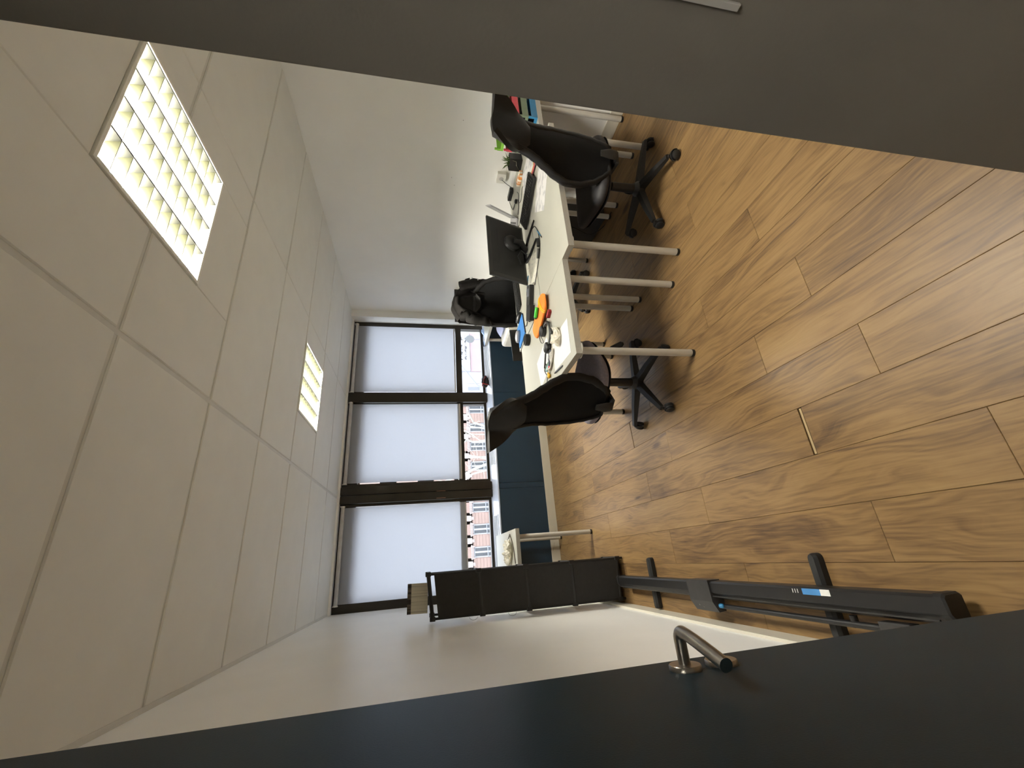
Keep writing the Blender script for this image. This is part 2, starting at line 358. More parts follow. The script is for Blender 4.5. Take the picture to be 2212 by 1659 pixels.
for i in range(3):
    for j in range(len(ysr)-1):
        x0, x1, y0, y1 = xs[i]+(0, .010, .0022)[i], xs[i+1]-(.010, .0022, .0035)[i], ysr[j]+GY, ysr[j+1]-GY
        for lx0, lx1, ly0, ly1 in lights:
            a, b = max(y0, ly0), min(y1, ly1)
            if lx0 > x0 and lx1 < x1 and b-a > .02:
                cpanel(x0, lx0-.002, y0, y1); cpanel(lx1+.002, x1, y0, y1)
                if a-y0 > .03: cpanel(lx0-.002, lx1+.002, y0, a-.002)
                if y1-b > .03: cpanel(lx0-.002, lx1+.002, b+.002, y1)
                break
        else: cpanel(x0, x1, y0, y1)
def bar(x0, x1, y0, y1): MB().span(x0, x1, y0, y1, ZC+.006, ZC+.03).build('ceiling_bar', BARM, ce, smooth=False)
for x in xs[1:3]: MB().span(x-.0105, x+.0105, .262, 5.06, ZC+.005, ZC+.03).build('ceiling_bar', BARM, ce, smooth=False)
for y in ysr[1:-1]:
    if lights[0][2] < y < lights[0][3]: bar(XL, lights[0][0]-.003, y-.012, y+.012); bar(lights[0][1]+.003, XR, y-.012, y+.012)
    else: bar(XL, XR, y-.012, y+.012)
for x0, x1 in ((XL, XL+.02),): MB().span(x0, x1, .262, 5.0, ZC-.003, ZC).build('ceiling_bar', BARM, ce, smooth=False)

def ceiling_light(L, label, tube=None):
    x0, x1, y0, y1 = L; o = thing('ceiling_light', label, 'ceiling light', ((x0+x1)/2, (y0+y1)/2, ZC), group='recessed louvre lights in the ceiling')
    X, Y, t, H = (x1-x0)/2, (y1-y0)/2, .014, .085
    b = MB()
    for a in ((-X, X, -Y, -Y+t), (-X, X, Y-t, Y), (-X, -X+t, -Y+t, Y-t), (X-t, X, -Y+t, Y-t)): b.span(*a, -.006, .02, bev=.002)
    b.build('frame', WHITE_MET, o, smooth=False)
    h = MB()
    for a in ((-X+.002, X-.002, -Y+.004, -Y+.008), (-X+.002, X-.002, Y-.008, Y-.004), (-X+.004, -X+.008, -Y+.004, Y-.004), (X-.008, X-.004, -Y+.004, Y-.004)): h.span(*a, .02, H)
    h.span(-X+.004, X-.004, -Y+.004, Y-.004, H-.003, H); h.build('housing', WHITE_MET, o, smooth=False)
    n = 4; cw = (2*X-2*t)/n
    for k in range(n):
        xc = -X+t+cw*(k+.5)
        MB().cyl((xc, -Y+.03, .064), (xc, Y-.03, .064), .013, 10).build('tube', tube or TUBE, o)
    fin = None
    for k in range(n+1):
        xc = -X+t+cw*k
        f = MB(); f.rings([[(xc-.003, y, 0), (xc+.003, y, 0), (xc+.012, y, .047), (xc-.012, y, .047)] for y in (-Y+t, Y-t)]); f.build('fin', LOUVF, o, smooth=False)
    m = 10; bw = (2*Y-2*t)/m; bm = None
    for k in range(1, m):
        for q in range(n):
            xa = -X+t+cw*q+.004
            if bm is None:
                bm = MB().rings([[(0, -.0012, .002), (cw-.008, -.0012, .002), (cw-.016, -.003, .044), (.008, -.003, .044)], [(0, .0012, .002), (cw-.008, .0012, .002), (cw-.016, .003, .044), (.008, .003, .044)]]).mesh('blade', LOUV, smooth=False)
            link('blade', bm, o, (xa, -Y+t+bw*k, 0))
    return o
ceiling_light(lights[0], 'large square louvre ceiling light nearest the doorway', emit('lit_tube_near', (1, .965, .88), TUBE_POWER*.85))
ceiling_light(lights[1], 'square louvre ceiling light closer to the windows', emit('lit_tube_far', (1, .965, .86), TUBE_POWER*1.3))

ceiling_light((-.52, .08, -.85, -.25), 'unseen louvre light added in the hallway to brighten the door lining', emit('hall_fill_tube', (1, .955, .87), TUBE_POWER*.42))  # added fill lamp, out of view, lifts the dark door lining and door

# ------------------------------------------------------------------ windows
def window(n, x0, x1, fl_, fr_, label):
    w = thing('window_%d' % n, label, 'window', ((x0+x1)/2, 5.1, .735), kind='structure'); ox = (x0+x1)/2
    f = MB(); L = lambda a, b, z0, z1, y0=5.085, y1=5.16: f.span(a-ox, b-ox, y0-5.1, y1-5.1, z0-.735, z1-.735, bev=.004)
    L(x0, x0+fl_, .735, 2.456); L(x1-fr_, x1, .735, 2.456); L(x0+fl_, x1-fr_, .735, .768); L(x0+fl_, x1-fr_, 2.29, 2.46, 5.10); L(x0+fl_, x1-fr_, 1.042, 1.12, 5.075)
    f.build('frame', BRONZE, w, smooth=False)
    for z0, z1 in ((.768, 1.042), (1.12, 2.29)): MB().span(x0+fl_-ox, x1-fr_-ox, .030, .034, z0-.735, z1-.735).build('pane', GLASS, w, smooth=False)
    return w
window(1, 2.03, 3.078, .026, .06, 'bronze framed window at the right, blind stopping above its low pane')
window(2, .873, 1.902, .04, .016, 'bronze framed window in the middle, bare trees in its low pane')
window(3, XL, .69, .088, .03, 'bronze framed window at the left, brick facade in its low pane')
def mullion(n, parts, label):
    b = MB()
    for x0, x1, y0 in parts: b.span(x0, x1, y0, 5.16, .728, 2.456, bev=.012)
    o = b.build('trim_%d' % n, BRONZE, smooth=True, ang=30); tag(o, label, 'window post', kind='structure'); return o
mullion(2, ((1.902, 2.03, 5.035),), 'dark bronze post between middle and right windows')
m2 = mullion(3, ((.785, .874, 5.035), (.690, .782, 5.042)), 'wide double bronze post between left and middle windows')
for x in (.785, .706): MB().span(x-.004, x+.004, 5.028, 5.036, 1.285, 1.39).build('catch', M('copper_catch', (.25, .13, .08), .4), m2, smooth=False)
def blind(x0, x1, z0, label):
    o = thing('roller_blind', label, 'blind', ((x0+x1)/2, 5.05, 2.415), group='white roller blinds on the windows'); X = (x1-x0)/2
    MB().cyl((-X, 0, 0), (X, 0, 0), .021, 16).build('roller', ALU, o)
    for s in (-1, 1): MB().cyl((s*X, 0, 0), (s*(X+.014), 0, 0), .023, 16).span(s*(X+.006), s*(X+.014), -.012, .045, -.02, .03).build('bracket', WHITEP, o)
    MB().span(-X+.004, X-.004, .0195, .0205, z0-2.415, .005).build('fabric', BLIND, o, smooth=False)
    MB().span(-X+.004, X-.004, .012, .028, z0-2.415-.012, z0-2.415+.004, bev=.003).build('bottom_bar', ALU, o, smooth=False)
blind(2.05, 3.012, 1.140, 'white roller blind on the right window beside the right wall')
blind(.918, 1.893, 1.092, 'white roller blind on the middle window, between the bronze posts')
blind(-.315, .655, 1.056, 'white roller blind on the left window behind the black rack')

# ------------------------------------------------------------------ doorway in the foreground
dl = MB().span(.46, .54, -.03, .282, 0, 2.3, bev=.002)
struct('trim_4', dl, JAMB, 'dark grey door lining on the right side of the doorway', 'door frame')
struct('trim_5', MB().span(-.30, -.222, -.03, .275, 0, 2.3).span(-.222, .46, -.03, .282, 2.22, 2.3), JAMB, 'dark grey door lining on the left side and top of the doorway', 'door frame')
MB().span(.4565, .4605, .1675, .1735, 1.234, 1.42, bev=.001).build('strike_plate', ALU, bpy.data.objects['trim_4'], smooth=False)
FX = -.2135
door = thing('door_1', 'open dark teal door with a steel lever handle, at the left edge', 'door', (FX, .275, 0), kind='structure')
MB().span(-.04, 0, .005, .625, .008, 2.19, bev=.0015).build('leaf', DOORM, door, smooth=False)
hy, hz = .555, 1.05
def disc(z, n):
    return MB().tube([(0, hy, z), (.007, hy, z), (.009, hy, z)], [.029, .029, .0275], 32).build(n, STEEL, door)
r1 = disc(hz, 'rose'); r2 = disc(.975, 'rose')
MB().span(.009, .0105, hy-.002, hy+.002, .962, .982).build('keyhole', BLACKSLOT, r2, smooth=False)
hp = []
for i in range(4): hp.append((.009+.040*i/3, hy, hz))
for a in range(1, 7):
    t = PI/2*a/6; hp.append((.049+.013*math.sin(t), hy-.013*(1-math.cos(t)), hz))
for i in range(1, 7): u = i/6; hp.append((.062-.028*u**1.2, hy-.013-.128*u, hz+.010*u))
MB().tube(hp, .0108, 18).build('lever', STEEL, door, ang=50)

# ------------------------------------------------------------------ desks
def desk(name, label, x0, x1, y0, y1, legs, z=.734, th=.034, cat='desk'):
    o = thing(name, label, cat, ((x0+x1)/2, (y0+y1)/2, 0), group=None); X, Y = (x1-x0)/2, (y1-y0)/2
    MB().span(-X+.001, X-.001, -Y+.001, Y-.001, z-th+.001, z).build('top', DESK, o, smooth=False)
    e = MB()
    for a in ((-X, X, -Y, -Y+.0015), (-X, X, Y-.0015, Y), (-X, -X+.0015, -Y+.0015, Y-.0015), (X-.0015, X, -Y+.0015, Y-.0015)): e.span(*a, z-th, z-.0008)
    e.build('edge_band', DESKEDGE, o, smooth=False)
    for lx, ly in legs:
        q = MB().cyl((0, 0, .016), (0, 0, z-th-.004), .0205, 18).lathe([(.045, z-th-.006), (.045, z-th-.0005)], 18).build('leg', LEGM, o, (lx-(x0+x1)/2, ly-(y0+y1)/2, 0))
        MB().lathe([(.0205, 0), (.0215, .003), (.0215, .018)], 18).build('foot_cap', RUB, q)
    return o
desk('desk', 'white desk nearest the doorway, under the black keyboard and laptop', 1.60, 2.622, 1.735, 2.335, [(1.652, 1.782), (1.648, 2.285), (2.575, 1.785), (2.57, 2.30)])
desk('desk', 'white desk carrying the big monitor, in front of the jacket chair', 1.61, 2.63, 2.345, 3.06, [(1.655, 2.412), (1.645, 2.955), (2.585, 2.437), (2.575, 2.985)])
desk('desk', 'white desk with the orange pencil case, next to the left mesh chair', .975, 1.60, 1.855, 2.995, [(1.503, 1.908), (1.012, 1.892), (.985, 2.84), (1.478, 2.857)])
desk('desk', 'white desk against the right wall holding the coloured letter trays', 2.665, 3.172, 1.90, 2.90, [(2.712, 1.958), (3.128, 1.965), (2.712, 2.85), (3.128, 2.85)])
desk('desk', 'white desk end in the far right corner below the right window', 2.685, 3.172, 4.02, 4.925, [(2.735, 4.07), (3.12, 4.07), (2.735, 4.865), (3.12, 4.865)])
desk('desk', 'small white desk behind the black rack, in the left corner', -.382, .237, 3.812, 4.925, [(.168, 3.872), (.172, 4.818), (-.33, 3.872), (-.33, 4.818)])

# ------------------------------------------------------------------ office chairs
def superell(a, b, n, e=4.0, z=0, cy=0):
    P = []
    for k in range(n):
        t = 2*PI*k/n; c, s = math.cos(t), math.sin(t)
        P.append((a*math.copysign(abs(c)**(2/e), c), cy+b*math.copysign(abs(s)**(2/e), s), z))
    return P
WIDE = False; WK = [(.43, .15), (.48, .20), (.56, .235), (.70, .245), (.82, .24), (.92, .215), (.98, .17), (1.01, .13), (1.05, .10)]
def backw(z):       # half width of the hourglass back over its height
    K = WK if WIDE else [(.43, .085), (.47, .118), (.54, .150), (.63, .168), (.71, .168), (.78, .152), (.85, .125), (.91, .103), (.96, .092), (1.01, .088), (1.05, .086)]
    for (a, wa), (b, wb_) in zip(K, K[1:]):
        if a <= z <= b:
            t = (z-a)/(b-a); t = t*t*(3-2*t); return wa+(wb_-wa)*t
    return K[0][1] if z < .43 else K[-1][1]
def backy(z, u): return -.262-.10*max(0, z-.50)-.185*max(0, z-.70)+.020*math.sin((z-.45)*6) + .06*u*u*min(1, backw(z)/.2)
def make_chair(label):
    o = thing('office_chair', label, 'chair', group='black mesh office chairs with headrests')
    for k in range(5):
        a = math.radians(-88+72*k-90); R = RZ(a)
        def pt(x, y, z): return R @ Vector((x, y, z))
        b = MB(); b.rings([[pt(-.026, .03, .075), pt(.026, .03, .075), pt(.02, .03, .118), pt(-.02, .03, .118)], [pt(-.024, .17, .072), pt(.024, .17, .072), pt(.018, .17, .105), pt(-.018, .17, .105)],
                           [pt(-.018, .315, .066), pt(.018, .315, .066), pt(.013, .315, .084), pt(-.013, .315, .084)]])
        b.build('base_arm', BLK2, o)
        c = pt(0, .318, 0); q = RZ(a+1.1+k*.9)
        w_ = MB()
        for s in (-1, 1):
            p0, p1 = q @ Vector((s*.006, .012, .0275)), q @ Vector((s*.023, .012, .0275)); w_.tube([p0, p0.lerp(p1, .2), p0.lerp(p1, .8), p1], [.024, .0275, .0275, .022], 16)
        cs = w_.build('caster', RUB, o, c)
        h = MB(); h.cyl((0, 0, .04), (0, 0, .072), .009, 10); h.tube([q @ Vector((0, .012+.03*math.cos(t), .0275+.03*math.sin(t))) for t in [PI*(-.05+1.1*i/8) for i in range(9)]], .012, 8, flat=.35); h.build('hood', BLK2, cs)
    MB().lathe([(.045, .07), (.05, .085), (.05, .115), (.038, .13), (.033, .14)], 20).build('hub', BLK2, o)
    MB().lathe([(.030, .13), (.028, .30), (.020, .305), (.020, .385)], 18).build('gas_column', BLK, o)
    MB().box((0, .0, .392), (.17, .24, .035), bev=.008).box((0, -.17, .385), (.08, .20, .02), bev=.005).build('tilt_mechanism', BLK2, o, smooth=False)
    l = MB().tube([(.06, .02, .39), (.20, .03, .385), (.235, .03, .35), (.25, .03, .335)], .006, 8).build('lever', BLK, o)
    MB().tube([(.235, .03, .352), (.245, .03, .335), (.275, .03, .275), (.28, .03, .262)], [.007, .014, .019, .009], 12).build('lever_grip', BLK2, l)
    s = MB(); R = []
    for sc, z in ((.86, .412), (.95, .418), (1.0, .435), (1.0, .455), (.975, .470), (.90, .480), (.72, .484), (.4, .482)):
        R.append([(x, y, z - .020*max(0, y/.24)**3 + .014*abs(x/.24)**3) for x, y, _ in superell(.243*sc, .245*sc, 40, 3.6, 0, .005)])
    s.rings(R).build('seat', SEATF, o, ang=60)
    s = MB(); s.rings([superell(.17, .17, 32, 3, .402), superell(.232, .232, 32, 3.6, .412), superell(.238, .238, 32, 3.6, .420)]).build('seat_shell', BLK2, o, ang=60)
    # back: broad moulded rim, stretched mesh inside, bracket below
    ZT = 1.02 if WIDE else 1.045
    Z = [.43+(ZT-.43)*i/30 for i in range(31)]
    loop = [(backw(z)*1, backy(z, 1), z) for z in Z] + [(-backw(z), backy(z, -1), z) for z in reversed(Z)]
    MB().tube(loop, .026, 10, closed=True, flat=.55, fn=Vector((0, 1, 0))).build('back_frame', HEAD, o, ang=70)
    MB().sheet(lambda u, v: ((2*u-1)*backw(.435+(ZT-.44)*v)*.96, backy(.435+(ZT-.44)*v, (2*u-1)*.96)-.004, .435+(ZT-.44)*v), 14, 26, .006).build('back_mesh', FAB, o, ang=70)
    MB().tube([(0, -.20, .385), (0, -.285, .40), (0, -.290, .44), (0, -.288, .50)], [.03, .034, .034, .02], 12, flat=.4).build('back_bracket', BLK2, o, ang=60)
    # headrest: shield with wings that curl forward and up
    def hr(u, v):
        s_ = 2*u-1
        wd = (.058+.075*math.sin(PI/2*min(1, v*1.7)) - .028*max(0, v-.62)**1.2*2.6)
        wing = max(0, abs(s_)-.55)/.45
        z = .955+.225*v - .035*abs(s_)**2.2*v + .026*wing**1.5*max(0, v-.40)*1.8
        y = (-.325 if WIDE else -.352)-.05*v - .022*(1-s_*s_) - .125*wing**1.5*max(0, v-.35)*1.5
        return (s_*wd*(1+.22*wing*max(0, v-.4)), y, z)
    MB().sheet(hr, 26, 16, .024).build('headrest', HEAD, o, ang=70)
    return o
ch = make_chair('mesh office chair nearest the doorway, turned towards the keyboard desk'); ch.location = (2.255, 1.865, 0); ch.rotation_euler.z = math.radians(-14)
cb_ = dup(ch, (1.045, 2.40, 0), math.radians(-56), 'mesh office chair with window light tinted into its seat, at the pencil case desk')
for q in cb_.children:
    if q.name.startswith('seat') and not q.name.startswith('seat_'): q.data = q.data.copy(); q.data.materials[0] = M('window_lit_seat_fabric', (.22, .205, .25), .85, var=.12, scale=80, bump=.3, bscale=600); q['label'] = 'lilac grey seat cushion'  # lighter, bluer copy of the seat fabric: window light put into its colour
WIDE = True; cc = make_chair('wide backed office chair facing the doorway, black jacket over its back'); cc.location = (2.345, 3.30, 0); cc.rotation_euler.z = math.radians(160); WIDE = False

# jacket over the far chair (world coordinates relative to its base)
jk = thing('jacket', 'black brown jacket draped over the back of the far chair', 'jacket', (2.475, 3.665, 0))
def wr_(p, a=.012): return a*noise.noise(Vector(p)*9)+a*.6*noise.noise(Vector(p)*23)
def shoulder(s):
    return Vector((.02+.21*s, .02*abs(s), 1.225-.035*s-.05*s*s-.03*max(0, s)**3-.10*max(0, -s-.45)**1.3))
def front(u, v):
    s = 2*u-1; t0 = shoulder(s); L = (.04+.44*min(1, max(0, s-.02)/.40)**.8) if s > 0 else .04+.34*max(0, -s-.35)**.9
    p = t0+Vector((.05*s*v, -.055-.035*math.sin(v*PI*.7)-.04*v*abs(s), -L*v))
    p.y += wr_((p.x*1.0+3, p.z*.5, 1), .02); p.x += wr_((p.z, p.x, 4), .014); return p
def over(u, v):
    s = 2*u-1; t0 = shoulder(s); a = PI*v
    p = t0+Vector((0, -.055*math.cos(a)*1.0+.0, .030*math.sin(a)-.0)); p.z += wr_((p.x, p.y, 2), .008); return p
def rear(u, v):
    s = 2*u-1; p = shoulder(s)+Vector((.02*s*v, .055+.03*v, -.50*v)); p.y += wr_((p.x, p.z*.5, 7), .02); return p
MB().sheet(front, 40, 22, .007).build('front', JACK, jk, ang=80)
MB().sheet(over, 40, 8, .007).build('shoulder', JACK, jk, ang=80)
MB().sheet(rear, 30, 16, .007).build('rear', JACK, jk, ang=80)
def sleeve(x, d, ln, ph):
    pts = []; rr = []
    for i in range(13):
        t = i/12; pts.append((x+d*(.06+.09*math.sin(t*2.2))+wr_((t*2, ph, 0), .03), -.07-.03*math.sin(t*3)+wr_((ph, t*2, 3), .03), 1.17-ln*t)); rr.append(.058-.014*t+wr_((t*3, ph, 5), .016))
    MB().tube(pts, rr, 14, flat=.7).build('sleeve', JACK, jk, ang=80)
sleeve(-.15, -.7, .30, 1.3); sleeve(.15, .4, .42, 4.2)
MB().tube([(.15, -.03, 1.17), (.20, -.06, 1.13), (.25, -.07, 1.10), (.275, -.08, 1.07)], [.02, .05, .045, .012], 12, flat=.5).build('collar', JACK, jk, ang=80)
for i in range(3): MB().ball((.24-.02*i, -.135, 1.05-.06*i), .006).build('button', SILV, jk)

# ------------------------------------------------------------------ things on the desks
T = .7343
def put(name, label, cat, mb, mat, loc, rz=0, group=None, smooth=True, ang=38):
    o = mb.build(name, mat, None, loc, smooth, ang); o.rotation_euler.z = rz; return tag(o, label, cat, group)
def cable(name, label, pts, r=.0028, mat=BLK, group=None):
    # smooth polyline
    P = [Vector(p) for p in pts]; Q = []
    for i in range(len(P)-1):
        a, b, c, d = P[max(i-1, 0)], P[i], P[i+1], P[min(i+2, len(P)-1)]
        for k in range(6):
            t = k/6; Q.append(.5*((2*b)+(c-a)*t+(2*a-5*b+4*c-d)*t*t+(3*b-a-3*c+d)*t**3))
    Q.append(P[-1]); o = MB().tube([p-P[0] for p in Q], r, 7).build(name, mat, None, P[0]); return tag(o, label, 'cable', group)
# big monitor seen from behind, leaning back on two bar feet
mo = thing('monitor', 'large black monitor seen from behind on bar feet, on middle desk', 'monitor', (2.2, 2.49, T))
th = math.radians(19); R = RX(th)
def mp(x, y, z): return R @ Vector((x, y, z)) + Vector((0, .045, .02))
sc = MB()
sc.rings([[mp(x, y, z) for x, z in ((-.285, .0), (.275, .0), (.275, .325), (-.285, .325))] for y in (.014, .0)] + [[mp(x, -.010, z) for x, z in ((-.26, .02), (.25, .02), (.25, .305), (-.26, .305))]])
sc.build('housing', BLK2, mo, ang=20)
MB().rings([[mp(x, y, z) for x, z in ((-.278, .014), (.268, .014), (.268, .318), (-.278, .318))] for y in (.0145, .016)]).build('screen', SCRN, mo, smooth=False)
MB().tube([mp(.06, -.008, .12), mp(.06, -.030, .12), mp(.06, -.036, .12)], [.072, .066, .05], 32).build('mount_disc', BLK, mo)
MB().box(mp(0, -.0105, .245), (.34, .002, .005), R).build('vent_slot', BLACKSLOT, mo, smooth=False)
MB().tube([mp(.06, -.034, .12), mp(.06, -.05, .06), (.03, .03, .02), (.03, .03, .008)], [.03, .03, .028, .03], 12, flat=.6).build('stand_neck', BLK, mo)
for x0, x1 in ((.085, .075), (-.09, -.085)):
    MB().tube([(x0, -.235, .007), (x1, -.05, .009), (x1*.7, .06, .011)], [.008, .012, .012], 10, flat=.7).build('foot', BLK, mo)
MB().tube([(.075, .045, .012), (-.075, .045, .012)], .012, 10, flat=.7).build('foot_bar', BLK, mo)
MB().tube([mp(-.13, -.02, .06), mp(-.09, -.05, .10), mp(-.02, -.05, .07), (-.06, -.02, .02)], .006, 8).build('video_cable', BLK, mo)
# keyboard on edge, laptop behind it
kb = thing('keyboard', 'full size black keyboard lying aslant beside the laptop', 'keyboard', (2.475, 2.275, T), math.atan2(2.05-2.43, 2.57-2.41))
RK = RX(math.radians(9))
MB().box((0, .03, .028), (.385, .135, .020), RK, bev=.004).build('case', BLK, kb, smooth=False)
kme = MB().box((0, 0, 0), (.0165, .0165, .007), bev=.0015).mesh('key', BLK2, smooth=False)
for r in range(5):
    for c in range(18): link('key', kme, kb, Vector((-.17+.02*c, .03, .028))+RK @ Vector((0, -.046+.0225*r, .0125)))
for s in (-.17, .17): MB().box((s, .075, .009), (.03, .012, .018)).build('foot', BLK, kb, smooth=False)
lp = thing('laptop', 'silver laptop with its lid open, at the inner corner of the wall desk', 'laptop', (2.705, 2.665, T), math.radians(45))
MB().span(0, .30, .0, .205, .0, .016, bev=.004).build('base', SILV, lp, smooth=False)
for i in range(4): MB().span(.025, .275, .03+.022*i, .047+.022*i, .0155, .0168).build('key_row', BLK, lp, smooth=False)
RL = RX(math.radians(20))
lid = MB().box(Vector((.15, -.002, .012))+RL @ Vector((0, 0, .13)), (.30, .007, .26), RL, bev=.003).build('lid', SILV, lp, smooth=False)
MB().box(Vector((.15, .0022, .012))+RL @ Vector((0, 0, .132)), (.285, .002, .235), RL).build('screen', SCRN, lid, smooth=False)
# second slim keyboard, mouse, blue pad with silver mouse
k2 = thing('keyboard', 'slim black keyboard half hidden by the monitor', 'keyboard', (2.12, 2.93, T), math.radians(6))
MB().box((0, 0, .010), (.38, .13, .014), bev=.003).build('case', BLK, k2, smooth=False)
for r in range(5):
    for c in range(18): link('key', kme, k2, (-.17+.02*c, -.046+.0225*r, .0185))
def mouse(label, loc, rz, mat, mat2):
    o = thing('mouse', label, 'mouse', loc, rz); b = MB(); R = []
    for sc, z in ((.92, 0), (1, .006), (.98, .018), (.85, .028), (.55, .034), (.2, .036)): R.append([(x, y*1.0, z) for x, y, _ in superell(.031*sc, .055*sc, 24, 2.6)])
    b.rings(R).build('body', mat, o, ang=70)
    MB().cyl((-.004, .028, .031), (.004, .028, .031), .008, 12).build('wheel', RUB, o); MB().span(-.0008, .0008, .015, .05, .026, .034).build('split', mat2, o, smooth=False)
mouse('black mouse beside the slim keyboard', (1.865, 2.93, T), .4, BLK, SILV)
pad = thing('mouse_pad', 'bright blue foam mouse pad lying over the desk joint', 'mouse pad', (1.735, 2.925, T), math.radians(8))
MB().box((0, 0, .005), (.205, .215, .0096), bev=.003).build('foam', BLUEPAD, pad, smooth=False); MB().box((0, -.108, .005), (.2, .003, .009)).build('hem', NAVY, pad, smooth=False)
mouse('silver and black mouse sitting on the blue pad', (1.715, 2.985, T+.010), .9, SILV, BLK)
cable('usb_lead', 'short black lead beside the blue pad', [(1.70, 2.79, T+.003), (1.685, 2.75, T+.003), (1.70, 2.72, T+.003)], .004)
pk = thing('speaker', 'round black puck speaker beside the blue pad', 'speaker', (1.545, 2.735, T))
MB().lathe([(.042, 0), (.046, .004), (.046, .030), (.043, .036), (.02, .037)], 32).build('body', BLK2, pk); MB().lathe([(.036, .0368), (.034, .039), (.01, .0395)], 28).build('grille', FAB, pk)
d1 = thing('adapter_box', 'matt black box with a pale label, right of the other black box', 'adapter', (1.81, 2.525, T), math.radians(-28))
MB().box((0, 0, .017), (.15, .095, .032), bev=.003).build('case', BLK2, d1, smooth=False); MB().box((.02, 0, .0335), (.06, .05, .0006)).build('sticker', solid('grey_label', 95, 95, 105), d1, smooth=False)
d2 = thing('adapter_box', 'glossy black box without a label, nearer the pencil case', 'adapter', (1.675, 2.56, T), math.radians(-28))
MB().box((0, 0, .019), (.115, .115, .037), bev=.003).build('case', BLK, d2, smooth=False); MB().box((-.058, .02, .02), (.012, .02, .012)).build('plug', BLK, d2, smooth=False)
cable('monitor_cable', 'thin black cable with a ferrite bead across the middle desk', [(2.31, 2.43, T+.004), (2.26, 2.30, T+.004), (2.22, 2.25, T+.004), (2.12, 2.20, T+.004), (2.02, 2.20, T+.005), (1.95, 2.24, T+.005), (1.88, 2.33, T+.005), (1.83, 2.42, T+.005)])
o = bpy.data.objects['monitor_cable']; bl = o.location
MB().tube([Vector((1.99, 2.215, T+.011))-bl, Vector((1.935, 2.255, T+.011))-bl], .0105, 12).build('ferrite_bead', BLK2, o)
MB().tube([Vector((2.06, 2.20, T+.013))-bl, Vector((2.0, 2.205, T+.013))-bl], .012, 12).build('ferrite_bead', BLK2, o)
put('paper', 'cream sheet with pencil notes under the monitor feet', 'paper', MB().span(-.105, .105, -.148, .148, 0, .0006), PAPERL, (2.0, 2.46, T), math.radians(-25), smooth=False)
def pen(label, a, b, r, mat, cap=BLK, group=None):
    a, b = Vector(a), Vector(b); o = tag(link('pen', None), label, 'pen', group); o.location = a; d = b-a
    MB().tube([d*0, d*.04, d*.8], [r*.7, r, r], 10).build('barrel', mat, o); MB().tube([d*.8, d*.95, d], [r, r*.7, r*.2], 10).build('tip', cap, o); return o
pen('blue pen left of the slim keyboard end', (2.02, 2.56, T+.004), (1.90, 2.66, T+.004), .004, BLUE)
pen('blue pen lying in front of the monitor feet', (2.16, 2.22, T+.004), (2.02, 2.14, T+.004), .004, BLUE)
# desk with the orange case
oc = thing('pencil_case', 'orange cloth pencil case with a yellow band', 'pencil case', (1.505, 2.31, T+.006), math.atan2(2.455-2.165, 1.44-1.555))
def caseR(t, k):
    wd = .078*min(1, (t*6)**.7+.05)*(1 if t < .8 else 1-(t-.8)*1.2); h = .018*min(1, t*5+.1)
    return [((t-.5)*.32, wd*math.cos(2*PI*q/20), .020+h*math.copysign(abs(math.sin(2*PI*q/20))**.7, math.sin(2*PI*q/20))) for q in range(20)]
MB().rings([caseR(t/16, 0) for t in range(17)]).build('pouch', ORANGE, oc, ang=70)
for dx in (0, .014): MB().tube([(-.085+dx, .074*math.cos(a)*1.04, .020+.021*math.sin(a)) for a in [2*PI*i/20 for i in range(20)]], .005, 6, closed=True).build('elastic_band', YBAND, oc)
MB().tube([(-.05, -.058, .02), (0, -.066, .021), (.08, -.06, .02)], .004, 6).build('zip', BLK, oc)
pen('green highlighter resting on the orange case', (1.53, 2.265, T+.058), (1.475, 2.33, T+.058), .0125, HILITE, DGREEN)
put('eraser', 'dark red eraser beside the orange pencil case', 'eraser', MB().box((0, 0, .012), (.055, .024, .023), bev=.004), DRED, (1.425, 2.175, T), 1.9)
hp_ = thing('headphones', 'black over ear headphones on the desk beside the orange case', 'headphones', (1.32, 2.27, T), math.radians(200))
MB().tube([(.085*math.cos(a), .085*math.sin(a), .016) for a in [PI*(-.08+1.16*i/24) for i in range(25)]], .011, 10, flat=.6, fn=Vector((0, 0, 1))).build('headband', BLK2, hp_)
for s in (-1, 1):
    MB().lathe([(.030, 0), (.037, .006), (.037, .028), (.03, .034), (.018, .030)], 24, (s*.083, -.035, 0)).build('ear_cup', BLK, hp_)
cable('audio_cable', 'thin black looped cord by the headphones', [(1.45, 2.33, T+.002), (1.47, 2.40, T+.002), (1.43, 2.46, T+.002), (1.36, 2.44, T+.002), (1.33, 2.38, T+.002), (1.35, 2.34, T+.03)], .0018)
put('paper', 'white sheet at the near corner of the pencil case desk', 'paper', MB().span(-.105, .105, -.15, .15, 0, .0006).span(-.105, .105, -.15, -.148, .0006, .0012), PAPER, (1.135, 2.07, T), math.radians(-4), smooth=False)
put('paper', 'large white sheet under the pens, far side of the case', 'paper', MB().span(-.105, .105, -.148, .148, 0, .0006), PAPER, (1.20, 2.43, T), math.radians(12), smooth=False)
def bag(label, loc, rz, sx, sy, sz, seed, cat='bag'):
    o = thing('plastic_bag', label, cat, loc, rz); b = MB().ball((0, 0, sz), 1, (sx, sy, sz), 4)
    for v in b.b.verts:
        n = noise.noise(v.co*18+Vector((seed, 0, 0)))*.6+noise.noise(v.co*45+Vector((0, seed, 0)))*.45
        v.co.x *= 1+.45*n; v.co.y *= 1+.45*n; v.co.z = max(.0008, v.co.z*(1+.7*n)*(.65+.5*noise.noise(v.co*30)))
    b.build('film', BAGM, o, ang=18); return o
bag('crumpled clear plastic bag on the sheet at the desk corner', (1.22, 2.10, T+.001), .9, .10, .055, .022, 3)
